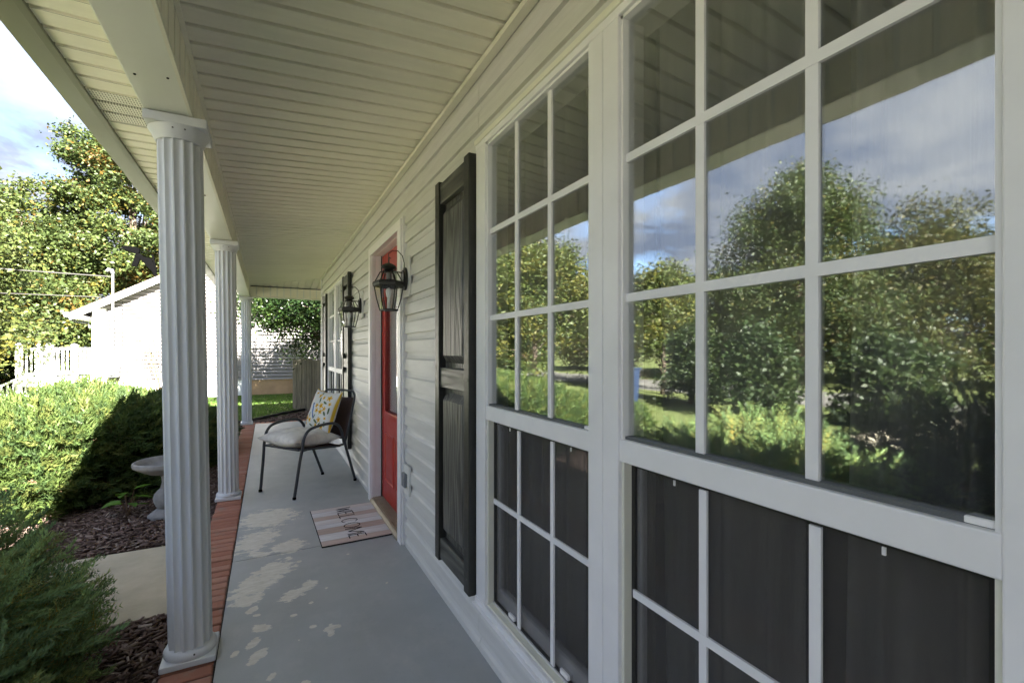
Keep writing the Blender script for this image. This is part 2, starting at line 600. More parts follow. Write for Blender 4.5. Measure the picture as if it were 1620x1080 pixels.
def link(name, me, mat=None, parent=None, local=False, loc=None, smooth=False, bevel=0.0):
    o = bpy.data.objects.new(name, me)
    C.objects.link(o)
    if mat and not me.materials:
        me.materials.append(MATS[mat])
    if smooth:
        me.polygons.foreach_set("use_smooth", [True] * len(me.polygons))
    if parent:
        o.parent = parent
        if not local:
            o.location = (Vector(loc) if loc is not None else Vector((0, 0, 0))) - wl(parent)
        elif loc is not None:
            o.location = loc
    elif loc is not None:
        o.location = loc
    WLOC[o.name] = Vector(loc) if loc is not None else Vector((0, 0, 0))
    if bevel:
        b = o.modifiers.new("bevel", 'BEVEL')
        b.width = bevel
        b.segments = 2
        b.limit_method = 'ANGLE'
        b.angle_limit = R(35)
    return o


class MB:
    def __init__(self):
        self.v = []
        self.f = []

    def add(self, vs, fs):
        n = len(self.v)
        self.v += [tuple(p) for p in vs]
        self.f += [tuple(i + n for i in q) for q in fs]
        return self

    def box(self, x0, x1, y0, y1, z0, z1):
        return self.add([(x0, y0, z0), (x1, y0, z0), (x1, y1, z0), (x0, y1, z0),
                         (x0, y0, z1), (x1, y0, z1), (x1, y1, z1), (x0, y1, z1)],
                        [(0, 3, 2, 1), (4, 5, 6, 7), (0, 1, 5, 4), (1, 2, 6, 5), (2, 3, 7, 6), (3, 0, 4, 7)])

    def obox(self, a, b, wd, ht, up=(0, 0, 1)):
        """box from point a to b, with width wd (sideways) and height ht (along up)"""
        a = Vector(a); b = Vector(b)
        d = (b - a).normalized()
        u = Vector(up)
        s = d.cross(u)
        if s.length < 1e-5:
            s = d.cross(Vector((0, 1, 0)))
        s.normalize()
        u = s.cross(d).normalized()
        s *= wd / 2
        u *= ht / 2
        vs = [p + i * s + j * u for p in (a, b) for (i, j) in ((-1, -1), (1, -1), (1, 1), (-1, 1))]
        return self.add(vs, [(0, 1, 2, 3), (7, 6, 5, 4), (0, 4, 5, 1), (1, 5, 6, 2), (2, 6, 7, 3), (3, 7, 4, 0)])

    def extrude(self, prof, axis, a, b, close=True, shift=None):
        """prof: list of 2-D points in the plane across `axis`, swept from a to b"""
        n = len(prof)
        vs = []
        for t in (a, b):
            for (p, q) in prof:
                if axis == 0:
                    vs.append((t, p, q))
                elif axis == 1:
                    vs.append((p, t, q))
                else:
                    vs.append((p, q, t))
        fs = [(i, (i + 1) % n, n + (i + 1) % n, n + i) for i in range(n if close else n - 1)]
        if close:
            fs += [tuple(range(n - 1, -1, -1)), tuple(range(n, 2 * n))]
        return self.add(vs, fs)

    def tube(self, path, r, n=8, cap=True):
        path = [Vector(p) for p in path]
        rr = r if isinstance(r, (list, tuple)) else [r] * len(path)
        vs = []
        prev = None
        for i, p in enumerate(path):
            d = (path[min(i + 1, len(path) - 1)] - path[max(i - 1, 0)])
            if d.length < 1e-9:
                d = Vector((0, 0, 1))
            d.normalize()
            if prev is None:
                u = d.orthogonal().normalized()
            else:
                u = prev - d * prev.dot(d)
                if u.length < 1e-6:
                    u = d.orthogonal()
                u.normalize()
            prev = u
            s = d.cross(u)
            for k in range(n):
                a = 2 * PI * k / n
                vs.append(p + (u * math.cos(a) + s * math.sin(a)) * rr[i])
        fs = []
        for i in range(len(path) - 1):
            for k in range(n):
                fs.append((i * n + k, i * n + (k + 1) % n, (i + 1) * n + (k + 1) % n, (i + 1) * n + k))
        if cap:
            fs.append(tuple(range(n - 1, -1, -1)))
            m = (len(path) - 1) * n
            fs.append(tuple(range(m, m + n)))
        return self.add(vs, fs)

    def lathe(self, prof, c, n=24, ph=0.0, cap=True):
        cx, cy = c[0], c[1]
        cz = c[2] if len(c) > 2 else 0
        vs = []
        for (r, z) in prof:
            for k in range(n):
                a = 2 * PI * k / n + ph
                vs.append((cx + r * math.cos(a), cy + r * math.sin(a), cz + z))
        fs = []
        for i in range(len(prof) - 1):
            for k in range(n):
                fs.append((i * n + k, i * n + (k + 1) % n, (i + 1) * n + (k + 1) % n, (i + 1) * n + k))
        if cap:
            fs.append(tuple(range(n - 1, -1, -1)))
            m = (len(prof) - 1) * n
            fs.append(tuple(range(m, m + n)))
        return self.add(vs, fs)

    def mesh(self, name):
        me = bpy.data.meshes.new(name)
        me.from_pydata(self.v, [], self.f)
        me.validate()
        me.update()
        return me

    def build(self, name, mat, parent=None, local=False, smooth=False, bevel=0.0, angle=None):
        me = self.mesh(name)
        o = link(name, me, mat, parent, local, None, False, bevel)
        if smooth:
            me.polygons.foreach_set("use_smooth", [True] * len(me.polygons))
            if angle:
                me.set_sharp_from_angle(angle=R(angle))
        return o


def np_mesh(name, verts, faces, cols=None):
    """verts (n,3), faces (m,k) arrays of one face size"""
    me = bpy.data.meshes.new(name)
    n, (m, k) = len(verts), faces.shape
    me.vertices.add(n)
    me.vertices.foreach_set("co", np.ascontiguousarray(verts, np.float32).ravel())
    me.loops.add(m * k)
    me.loops.foreach_set("vertex_index", np.ascontiguousarray(faces, np.int32).ravel())
    me.polygons.add(m)
    me.polygons.foreach_set("loop_start", np.arange(0, m * k, k, dtype=np.int32))
    me.update(calc_edges=True)
    if cols is not None:
        a = me.color_attributes.new("Col", 'FLOAT_COLOR', 'POINT')
        c4 = np.ones((n, 4), np.float32)
        c4[:, :3] = cols
        a.data.foreach_set("color", c4.ravel())
    return me


def rand_rot(n, r):
    q = r.normal(size=(n, 4))
    q /= np.linalg.norm(q, axis=1)[:, None]
    a, b, c, d = q.T
    return np.stack([np.stack([1 - 2 * (c * c + d * d), 2 * (b * c - a * d), 2 * (b * d + a * c)], -1),
                     np.stack([2 * (b * c + a * d), 1 - 2 * (b * b + d * d), 2 * (c * d - a * b)], -1),
                     np.stack([2 * (b * d - a * c), 2 * (c * d + a * b), 1 - 2 * (b * b + c * c)], -1)], 1)


def frames(d, r, roll=0.6):
    """rotation matrices whose x axis is d (n,3), z axis roughly up with random roll"""
    d = d / np.linalg.norm(d, axis=1)[:, None]
    up = np.zeros_like(d)
    up[:, 2] = 1
    up += r.normal(size=d.shape) * roll
    y = np.cross(up, d)
    y /= np.linalg.norm(y, axis=1)[:, None] + 1e-9
    z = np.cross(d, y)
    return np.stack([d, y, z], -1)


def scatter(T, F, pos, rot, scale, cols, tcol=None):
    """T (k,3) template verts, F (m,3|4) faces"""
    n, k = len(pos), len(T)
    sc = scale[:, None, None] if scale.ndim == 1 else scale[:, None, :]
    V = np.einsum('nij,nkj->nki', rot, T[None] * sc) + pos[:, None, :]
    FF = (F[None] + (np.arange(n) * k)[:, None, None]).reshape(-1, F.shape[1])
    cc = np.repeat(cols[:, None, :], k, 1)
    if tcol is not None:
        cc = cc * tcol[None, :, :]
    return V.reshape(-1, 3), FF, cc.reshape(-1, 3)


mk_floor()

# ------------------------------------------------------------------ the setting
GZ = -0.17          # garden level
WX = 0.794          # face of the front wall
YF0, YEND = -4.8, 9.12

tag(MB().add([(-400, -400, GZ - 0.02), (400, -400, GZ - 0.02), (400, 400, GZ - 0.02), (-400, 400, GZ - 0.02)],
             [(0, 1, 2, 3)]).build("ground", "grass_ground"), "green lawn spreading around the houses", None, None, "structure")

# concrete porch slab with one control joint, and its brick border
fl = MB()
fl.box(-0.183, 0.80, YF0, 3.215, -0.12, 0.0)
fl.box(-0.183, 0.80, 3.221, 6.4, -0.12, 0.0)
fl.box(-0.183, 0.80, 6.406, YEND, -0.12, 0.0)
fl.box(0.80, 3.0, 8.20, YEND, -0.12, -0.0005)
floor_o = fl.build("porch_floor", "floor_paint")
tag(floor_o, "grey painted concrete porch floor with worn bare patches", None, None, "structure")
jb = MB().box(-0.182, 0.80, YF0, YEND - 0.002, -0.11, -0.006)
jb.box(-0.36, -0.18, YF0, YEND + 0.19, GZ - 0.1, -0.014)
jb.box(-0.36, 3.0, YEND + 0.004, YEND + 0.195, GZ - 0.1, -0.014)
jb.build("mortar_bed", "mortar", floor_o)
MB().box(-0.1885, -0.1825, YF0, YEND, -0.10, -0.0035).build("expansion_joint", "joint_dark", floor_o)


def brick_mesh(name, sx, sy, sz, seed):
    r_ = random.Random(seed)
    b = 0.006
    prof = []
    vs = []
    for (z, g) in ((-sz / 2, 0), (sz / 2 - b, 0), (sz / 2, b)):
        for (i, j) in ((-1, -1), (1, -1), (1, 1), (-1, 1)):
            vs.append((i * (sx / 2 - g) + r_.uniform(-.0015, .0015), j * (sy / 2 - g) + r_.uniform(-.0015, .0015),
                       z + r_.uniform(-.001, .001)))
    fs = [(0, 3, 2, 1)]
    for k in (0, 4):
        fs += [(k + i, k + (i + 1) % 4, k + 4 + (i + 1) % 4, k + 4 + i) for i in range(4)]
    fs.append((8, 9, 10, 11))
    me = bpy.data.meshes.new(name)
    me.from_pydata(vs, [], fs)
    me.materials.append(MATS["brick"])
    return me


bms = [brick_mesh("brick", 0.178, 0.064, 0.10, k) for k in range(5)]
bme = [brick_mesh("brick", 0.064, 0.178, 0.10, 9 + k) for k in range(3)]
y = YF0 + 0.04
k = 0
while y < YEND + 0.19:
    if y > 0.9:
        o = link("brick", bms[k % 5], None, floor_o, False, (-0.279 + random.uniform(-.003, .003), y, -0.052 + random.uniform(-.003, .002)))
        o.rotation_euler = (0, 0, random.uniform(-.015, .015))
    k += 1
    y += 0.0755
x = -0.146
while x < 1.6:
    o = link("brick", bme[k % 3], None, floor_o, False, (x, YEND + 0.1, -0.052 + random.uniform(-.003, .002)))
    k += 1
    x += 0.0755

wk = MB().box(-11.0, -0.37, 3.08, 4.16, GZ - 0.06, GZ + 0.012)
wko = wk.build("walkway", "concrete_walk", bevel=0.006)
tag(wko, "tan concrete front walkway leading up to the porch", None, None, "structure")
tag(MB().box(-9.2, -3.3, -40, 0.6, GZ - 0.08, GZ + 0.006).build("bounce_slab", "bounce_concrete"),  # unseen slab, added to bounce sunlight up to the porch ceiling
    "pale concrete slab added out of view to bounce light onto the porch", None, None, "structure")
tag(MB().box(-15.5, -11.0, -60, 90, GZ - 0.08, GZ - 0.004).build("road", "concrete_road"),
    "pale concrete street across the front lawn", None, None, "structure")

ms = MB()
ms.add([(-0.37, 0.2, GZ), (-0.37, 3.06, GZ), (-2.6, 3.06, GZ), (-2.6, 0.2, GZ)], [(0, 1, 2, 3)])
ms.add([(-0.37, 4.18, GZ), (-0.37, 9.4, GZ), (-3.6, 9.4, GZ), (-3.6, 4.18, GZ)], [(0, 1, 2, 3)])
ms.add([(-0.9, 9.4, GZ), (2.2, 9.4, GZ), (2.2, 13.4, GZ), (0.85, 12.05, GZ), (-0.29, 10.70, GZ), (-0.9, 10.1, GZ)],
       [(0, 1, 2, 3, 4, 5)])
mso = ms.build("mulch_bed", "mulch_soil")
tag(mso, "dark brown mulch bed along the porch", None, None, "structure")

# ------------------------------------------------------------------ the house
house = empty("house", (0.8, 3.0, 0.0))
tag(house, "ranch house with beige siding, white porch columns and red front door", "house")

W1 = (0.125, 1.783, 0.20, 2.135)
DR = (2.968, 4.078, 0.0, 2.135)
W2 = (5.53, 7.19, 0.20, 2.135)
OPEN = [W1, DR, W2]
YC = 8.17
CZW, CZB = 2.456, 2.381      # ceiling height at the wall and at the beam
BX0, BX1, BZ = -0.423, -0.265, 2.19


def cz(x):
    return CZB + (x - BX1) * (CZW - CZB) / (WX - BX1)


# sheathing behind the siding, with the openings left free
wb = MB()
ys = [YF0, W1[0] + .05, W1[1] - .05, DR[0] + .09, DR[1] - .1, W2[0] + .05, W2[1] - .05, YC]
for i in range(0, 7, 2):
    wb.box(0.806, 0.90, ys[i], ys[i + 1], -0.1, 2.6)
for (a, b, z0, z1) in ((W1[0] + .05, W1[1] - .05, 0.25, 2.10), (DR[0] + .09, DR[1] - .1, 0.0, 2.065), (W2[0] + .05, W2[1] - .05, 0.25, 2.10)):
    wb.box(0.806, 0.90, a, b, z1, 2.6)
    if z0 > 0:
        wb.box(0.806, 0.90, a, b, -0.1, z0)
wall = wb.build("wall", "siding", house)
MB().box(0.9, 8.0, YC - 0.09, YC, -0.2, 2.6).box(7.9, 8.0, YF0, YC - .09, -0.2, 2.6).build("side_wall", "siding", house)

LAP = 0.1175
OFF = [(0.0, 0.0190), (0.58, 0.0165), (0.67, 0.0085), (0.80, 0.0045), (1.0, 0.0025)]


def off_at(s):
    for (a, pa), (b, pb) in zip(OFF, OFF[1:]):
        if s <= b:
            return pa + (pb - pa) * (s - a) / (b - a)
    return OFF[-1][1]


def plank(ya, yb, zb, z0, z1, par, base=0.8055, jitter=True):
    pr = [(base, z0)]
    zs = sorted({z0, z1} | {zb + s * LAP for s, _ in OFF if z0 < zb + s * LAP < z1})
    for z in zs:
        pr.append((base - 0.001 - off_at((z - zb) / LAP), z))
    pr.append((base, z1))
    MB().extrude(pr, 1, ya, yb).build("plank", "siding", par)


zb = 0.0795 - LAP
seams = [2.32, 4.85]
while zb < 2.44:
    zt = min(zb + LAP, 2.452)
    z0 = max(zb, 0.002)
    cuts = sorted({YF0, YC - 0.06} | {c_ for o_ in OPEN for c_ in o_[:2]})
    for a, b in zip(cuts, cuts[1:]):
        if b < -1.0:
            continue
        blocked = [o_ for o_ in OPEN if o_[0] < (a + b) / 2 < o_[1]]
        spans = [(z0, zt)]
        if blocked:
            o_ = blocked[0]
            spans = []
            if z0 < o_[2] - 0.004:
                spans.append((z0, min(zt, o_[2])))
            if zt > o_[3] + 0.004:
                spans.append((max(z0, o_[3]), zt))
        for (p, q) in spans:
            plank(a + 0.0015, b - 0.0015, zb, p, q, wall)
    zb += LAP

# corner post, base seam, ceiling J-trim
MB().box(0.776, 0.808, YC - 0.062, YC + 0.012, -0.05, 2.44).build("corner_post", "trim", house, bevel=0.004)
jt = MB().extrude([(0.764, 2.4235), (0.796, 2.4235), (0.796, 2.4395), (0.770, 2.4395), (0.764, 2.447)], 1, YF0, YC)
jt.build("ceiling_trim", "rail_cream", house)

# ---- porch ceiling boards
PIT = 0.106
ceil_e = empty("porch_ceiling", (0.2, 4.0, 2.40), house)


def board(y0, y1a, y1b, n=1):
    pass


def groove(pit):
    return [(0.0, 0.0), (pit * 0.80, 0.0), (pit * 0.815, 0.018), (pit * 0.955, 0.018), (pit * 0.99, 0.0008), (pit, 0.0008)]


def mitre_y(x):
    return 9.06 + (x - BX1) * (YC - 9.06) / (WX - BX1)


def ceil_strip(y0):
    prof = groove(PIT)
    mb = MB()
    vs = []
    for (d, h) in prof:
        yy = y0 + d
        x1 = 0.80
        if yy > YC:
            x1 = BX1 + (9.06 - yy) * (WX - BX1) / (9.06 - YC)
        vs.append(((BX1, yy, CZB + h), (x1, yy, cz(x1) + h)))
    n = len(vs)
    pts = [v[0] for v in vs] + [v[1] for v in vs]
    pts += [(p[0], p[1], p[2] + 0.022) for p in pts]
    m = 2 * n
    fs = [(i, n + i, n + i + 1, i + 1) for i in range(n - 1)]
    fs += [(m + i, m + i + 1, m + n + i + 1, m + n + i) for i in range(n - 1)]
    fs += [(0, m, m + n, n), (n - 1, 2 * n - 1, m + 2 * n - 1, m + n - 1)]
    mb.add(pts, fs).build("ceiling_board", "soffit", ceil_e)


y = 1.498 - PIT * 22 + 0.012
while y + PIT < 9.05:
    if y > -0.9:
        ceil_strip(y)
    y += PIT
MB().box(BX1, 0.80, YF0, -0.75, 2.381, 2.39).build("ceiling_board", "soffit", ceil_e)
x = BX1
while x < 1.3:          # boards past the mitre run the other way
    vs = []
    for (d, h) in groove(PIT):
        xx = x + d
        ym = mitre_y(min(xx, WX)) if xx < WX else YC
        zf = lambda yq: CZB + (9.06 - yq) * (CZW - CZB) / (9.06 - YC)
        vs.append(((xx, ym, zf(ym) + h), (xx, 9.06, CZB + h)))
    n = len(vs)
    pts = [v[0] for v in vs] + [v[1] for v in vs]
    MB().add(pts, [(i, n + i, n + i + 1, i + 1) for i in range(n - 1)]).build("ceiling_board", "soffit", ceil_e)
    x += PIT
MB().tube([(BX1, 9.06, CZB - .001), (WX, YC, CZW - .001)], 0.004, 6).build("mitre_strip", "rail_cream", ceil_e)
MB().box(BX1 + 0.001, BX1 + 0.016, YF0, 9.06, CZB - 0.011, CZB - 0.001).build("beam_trim", "soffit", ceil_e)

# ---- beam: wrap on the underside, vertical boards on the inner face
beam = empty("porch_beam", (-0.34, 4.0, BZ), house)
bw = MB().box(BX0, BX1 - 0.006, YF0, 2.34, BZ, 2.45)
bw.box(BX0 + 0.001, BX1 - 0.007, 2.34, 4.66, BZ + 0.0015, 2.449)
bw.box(BX0, BX1 - 0.006, 4.66, 9.24, BZ, 2.45)
bw.box(BX1 - 0.006, 3.2, 9.066, 9.24, BZ, 2.45)
bw.build("beam_wrap", "beam_wrap", beam, bevel=0.004)
for (nx_, ny_) in ((-0.394, 1.963), (-0.300, 1.94), (-0.33, 3.3)):
    MB().lathe([(0.004, -.003), (0.004, .002)], (nx_, ny_, BZ), 8).build("nail", "joint_dark", beam)
bb = MB().box(BX1 - 0.008, BX1 + 0.003, YF0, 9.0635, BZ - 0.003, BZ + 0.012)
bb.box(BX1 + 0.003, 3.0, 9.055, 9.068, BZ - 0.003, BZ + 0.014)
bb.build("beam_edge", "rail_cream", beam)


def face_board(a, axis):
    pr = groove(PIT)
    mb = MB()
    lo, hi = BZ + 0.012, CZB - 0.002
    if axis == 1:
        pts = [(BX1 - h, a + d, lo) for d, h in pr] + [(BX1 - h, a + d, hi) for d, h in pr]
    else:
        pts = [(a + d, 9.06 + h, lo) for d, h in pr] + [(a + d, 9.06 + h, hi) for d, h in pr]
    n = len(pr)
    mb.add(pts, [(i, i + 1, n + i + 1, n + i) for i in range(n - 1)]).build("face_board", "soffit", beam)


y = -0.6
while y + PIT < 9.05:
    face_board(y, 1)
    y += PIT
x = BX1 + 0.004
while x < 1.2:
    face_board(x, 0)
    x += PIT
MB().box(BX1 + 0.004, 1.2, 9.0515, 9.0595, CZB - 0.0145, CZB - 0.004).build("dark_strip", "joint_dark", beam)  # solid dark strip along the top of the end beam

# ---- overhang soffit, fascia and gutter
SFX = -0.687
eave = empty("eave", (-0.6, 4.0, 2.4), house)
y = -0.9
k = 0
while y < 9.75:
    pr = groove(PIT)
    x1 = BX0 if y < 9.1 else 0.3
    pts = [(SFX, y + d, CZB + h) for d, h in pr] + [(x1, y + d, CZB + h) for d, h in pr]
    n = len(pr)
    vented = 2.56 < y < 2.89
    MB().add(pts, [(i, n + i, n + i + 1, i + 1) for i in range(n - 1)]).build(
        "soffit_board", "soffit_vented" if vented else "soffit", eave)
    y += PIT
MB().extrude([(SFX, CZB - 0.012), (SFX, 2.55), (SFX - 0.028, 2.55), (SFX - 0.028, CZB - 0.014)], 1, YF0, 9.78).build(
    "fascia", "gutter_metal", eave, bevel=0.002)
MB().extrude([(SFX - 0.029, CZB - 0.008), (SFX - 0.029, 2.50), (SFX - 0.034, 2.50), (SFX - 0.034, CZB - 0.003), (SFX - 0.105, CZB - 0.003),
              (SFX - 0.118, CZB + 0.035), (SFX - 0.133, CZB + 0.065), (SFX - 0.135, CZB + 0.115), (SFX - 0.142, CZB + 0.118),
              (SFX - 0.138, CZB + 0.06), (SFX - 0.121, CZB + 0.028), (SFX - 0.108, CZB - 0.008)], 1, YF0, 9.80).build(
    "gutter", "gutter_metal", eave)
MB().box(SFX - 0.001, 3.2, 9.765, 9.80, CZB - 0.012, 2.55).build("end_fascia", "gutter_metal", eave)

rf = MB()
rf.add([(SFX - 0.06, YF0, 2.53), (4.2, YF0, 4.98), (4.2, 5.0, 4.98), (SFX - 0.06, 9.85, 2.53), (9.1, 9.85, 2.53), (9.1, YF0, 2.53)],
       [(0, 1, 2, 3), (3, 2, 4), (4, 2, 1, 5)])
rf.add([(SFX - 0.02, YF0, 2.50), (9.0, YF0, 2.50), (9.0, 9.8, 2.50), (SFX - 0.02, 9.8, 2.50)], [(0, 1, 2, 3)])
rf.build("roof", "shingle", house)

# the wing added unseen behind the viewer to shade the near shrub
shade_wing = MB().box(-3.7, 0.80, -11.0, -5.0, GZ - .1, 2.9)
shade_wing.build("shade_wing_wall", "siding", house)
MB().extrude([(-4.2, 2.82), (-1.4, 5.25), (1.4, 2.82), (1.4, 2.92), (-1.4, 5.35), (-4.2, 2.92)], 1, -11.3, -4.82).build("shade_wing_roof", "shingle", house)
MB().extrude([(-3.7, 2.85), (-1.4, 5.2), (0.8, 2.85)], 1, -5.13, -5.0).build("shade_wing_gable", "siding", house)

# ---- columns
def column(xb, xt, y, name="column"):
    h = BZ
    ce = empty("column", (xb, y, 0), house)

    def ax(z):
        return xb + (xt - xb) * z / h
    # base: square plinth, torus
    mb = MB().box(xb - 0.094, xb + 0.094, y - 0.092, y + 0.092, 0.001, 0.026)
    mb.build("plinth", "column_paint", ce, bevel=0.004)
    pr = [(0.090, 0.026), (0.093, 0.034), (0.092, 0.045), (0.086, 0.054), (0.080, 0.058)]
    MB().lathe(pr, (ax(.04), y, 0), 40).build("base_ring", "column_paint", ce, smooth=True, angle=50)
    MB().lathe([(0.003, -.001), (0.003, .004)], (xb + 0.022, y - 0.091, 0.047), 8).build("screw", "black_metal", ce)
    # fluted shaft
    n, fl_, z0, z1 = 196, 14, 0.05, h - 0.082
    zs = np.linspace(z0, z1, 14)
    vs, fs = [], []
    for z in zs:
        t_ = (z - z0) / (z1 - z0)
        rad = 0.0765 + 0.0015 * t_
        for q in range(n):
            a = 2 * PI * q / n
            ph = (q % (n // fl_)) / (n / fl_)
            if 0.18 < ph < 0.99:
                s_ = math.sin((ph - 0.18) / 0.81 * PI)
                r_ = rad - 0.0105 * s_ ** 0.6
            else:
                r_ = rad
            vs.append((ax(z) + r_ * math.cos(a), y + r_ * math.sin(a), z))
    for i in range(len(zs) - 1):
        for q in range(n):
            fs.append((i * n + q, i * n + (q + 1) % n, (i + 1) * n + (q + 1) % n, (i + 1) * n + q))
    MB().add(vs, fs).build("shaft", "column_paint", ce, smooth=True, angle=28)
    cx = ax(h)
    pr = [(0.080, h - 0.088), (0.086, h - 0.078), (0.094, h - 0.058), (0.104, h - 0.044), (0.106, h - 0.040)]
    MB().lathe(pr, (cx, y, 0), 40).build("capital", "column_paint", ce, smooth=True, angle=50)
    MB().box(cx - 0.104, cx + 0.104, y - 0.104, y + 0.104, h - 0.040, h - 0.0035).build("abacus", "column_paint", ce, bevel=0.004)
    for dx_ in (-0.01, 0.03):
        MB().lathe([(0.003, -.002), (0.003, .002)], (cx + dx_, y - 0.096, h - 0.055), 8).build("screw", "black_metal", ce)
    return ce


tag(column(-0.280, -0.318, 2.315), "nearest white fluted column, full height at the left of the view")
tag(column(-0.293, -0.318, 4.64), "second white fluted column along the porch")
tag(column(-0.312, -0.325, 9.155), "farthest white column at the end of the porch")


# ---- windows
def window(y0, near):
    """twin nine-over-six window unit whose right-hand outer edge is y0"""
    e_ = empty("window", (0.80, y0 + 0.83, 0.2), house)
    tag(e_, "large twin window beside the viewer" if near else "far twin window past the front door")
    Y = lambda d: y0 + d
    zt, zbm = 2.09, 0.255
    gl = [(0.093, 0.764), (0.896, 1.564)]
    xf = 0.774
    # outer casing
    cs = MB()
    cs.box(xf, 0.806, Y(0), Y(0.088), 0.205, 2.125)
    cs.box(xf, 0.806, Y(1.569), Y(1.658), 0.205, 2.125)
    cs.box(xf - .0015, 0.806, Y(-0.004), Y(1.662), 2.097, 2.135)
    cs.box(xf - .004, 0.806, Y(-0.006), Y(1.664), 0.196, 0.236)
    cs.box(xf - .016, 0.806, Y(-0.006), Y(1.664), 0.205, 0.213)
    cs.build("casing", "trim", e_, bevel=0.003)
    MB().box(xf - .008, xf, Y(-0.002), Y(1.660), 2.118, 2.138).build("head_trim", "rail_cream", e_, bevel=0.002)
    ml = MB().box(xf, 0.86, Y(0.769), Y(0.8285), 0.236, 2.097).box(xf, 0.86, Y(0.8305), Y(0.891), 0.236, 2.097)
    ml.build("mullion", "trim", e_, bevel=0.002)
    for (a, b) in gl:
        a, b = Y(a), Y(b)
        # upper sash
        sf = MB()
        sf.box(0.783, 0.826, a - .006, a + .003, 1.0, zt + .008)
        sf.box(0.783, 0.826, b - .003, b + .006, 1.0, zt + .008)
        sf.box(0.783, 0.826, a - .006, b + .006, zt - .002, zt + .008)
        sf.build("sash_frame", "trim", e_)
        MB().box(0.7775, 0.828, a - .0055, b + .0055, 0.984, 1.040).build("meeting_rail", "trim", e_, bevel=0.003)
        MB().box(0.790, 0.826, a, b, 1.040, 1.0475).build("glazing_bead", "grey_metal", e_)
        MB().box(0.789, 0.798, a + 0.004, a + 0.034, 1.0405, 1.050).build("sash_lock", "trim", e_, bevel=0.002)
        MB().box(0.800, 0.8035, a, b, 1.044, zt).build("pane", "window_glass", e_)
        for t_ in (1 / 3, 2 / 3):
            ym = a + (b - a) * t_
            MB().box(0.7945, 0.8015, ym - .0105, ym + .0105, 1.0475, zt).build("muntin", "trim", e_)
            zm = 1.044 + (zt - 1.044) * t_
            MB().box(0.7935, 0.8010, a, b, zm - .0105, zm + .0105).build("muntin", "trim", e_)
        # lower sash behind an insect screen
        for (p, q) in ((a - .006, a + .004), (b - .004, b + .006)):
            MB().box(0.786, 0.855, p, q, 0.236, 0.984).build("side_track", "rail_cream", e_)
        sc = MB()
        for (p, q) in ((a + .004, a + .016), (b - .016, b - .004)):
            sc.box(0.810, 0.818, p, q, 0.243, 0.980)
        sc.box(0.810, 0.818, a + .016, b - .016, 0.243, 0.256)
        sc.box(0.810, 0.818, a + .016, b - .016, 0.970, 0.980)
        sc.build("screen_frame", "black_metal", e_)
        MB().box(0.8135, 0.8145, a + .014, b - .014, 0.254, 0.972).build("insect_screen", "insect_screen", e_)
        lo = MB()
        lo.box(0.826, 0.852, a + .004, a + .016, 0.243, 0.984)
        lo.box(0.826, 0.852, b - .016, b - .004, 0.243, 0.984)
        lo.box(0.826, 0.852, a + .016, b - .016, 0.243, 0.298)
        lo.build("lower_sash", "trim", e_, bevel=0.002)
        MB().box(0.834, 0.838, a + .014, b - .014, 0.296, 0.984).build("pane", "clear_glass", e_)
        for t_ in (1 / 3, 2 / 3):
            ym = a + (b - a) * t_
            MB().box(0.8035, 0.8095, ym - .0095, ym + .0095, 0.2565, 0.9695).build("muntin", "trim", e_)
        MB().box(0.8030, 0.8090, a + .016, b - .016, 0.649, 0.668).build("muntin", "trim", e_)
        for q in (a + .16, b - .16):
            MB().box(0.806, 0.826, q - .022, q + .022, 0.2565, 0.272).build("sash_lift", "trim", e_, bevel=0.002)
        for q in (a + .13, b - .14):
            MB().obox((0.8125, q, 0.968), (0.8125, q, 0.956), 0.005, 0.003, (1, 0, 0)).build("pull_tab", "trim", e_)
        MB().box(0.783, 0.860, a - .004, b + .004, 0.236, 0.2425).build("inner_sill", "rail_cream", e_)
    return e_


window(0.125, True)
window(5.53, False)


# ---- shutters
def shutter(y0, y1, lab):
    e_ = empty("shutter", (0.78, (y0 + y1) / 2, 0.24), house)
    tag(e_, lab)
    z0, z1 = 0.24, 2.082
    xf, xb = 0.746, 0.7835
    st = 0.058
    for (a, b, dz) in ((y0, y0 + st, 0.012), (y1 - st, y1, 0.012)):
        MB().box(xf, xb, a, b, z0 - dz, z1 + dz).build("stile", "shutter_black", e_, bevel=0.003)
    for (p, q) in ((z0, z0 + 0.10), (1.082, 1.178), (z1 - 0.10, z1)):
        MB().box(xf + .007, xb, y0 + st, y1 - st, p, q).build("rail", "shutter_rail", e_, bevel=0.003)
    for (p, q) in ((z0 + 0.10, 1.082), (1.178, z1 - 0.10)):
        a, b = y0 + st, y1 - st
        g, h = 0.016, 0.040
        vs = []
        for (dx, dd) in ((xb - .001, 0), (xb - .001, g), (xf + .009, h)):
            vs += [(dx, a + dd, p + dd * 1.5), (dx, b - dd, p + dd * 1.5), (dx, b - dd, q - dd * 1.5), (dx, a + dd, q - dd * 1.5)]
        fs = []
        for l in (0, 4):
            fs += [(l + i, l + (i + 1) % 4, l + 4 + (i + 1) % 4, l + 4 + i) for i in range(4)]
        fs.append((8, 9, 10, 11))
        MB().add(vs, fs).build("raised_panel", "shutter_grain", e_)
    for z in (z0 + .05, 1.13, z1 - .05):
        MB().box(xf - .0015, xf, y0 + .02, y0 + .026, z, z + .006).build("screw", "grey_metal", e_)
    return e_


shutter(1.795, 2.236, "black shutter beside the near window")
shutter(5.085, 5.522, "black shutter between front door and far window")
shutter(7.20, 7.635, "black shutter on the far side of the far window")

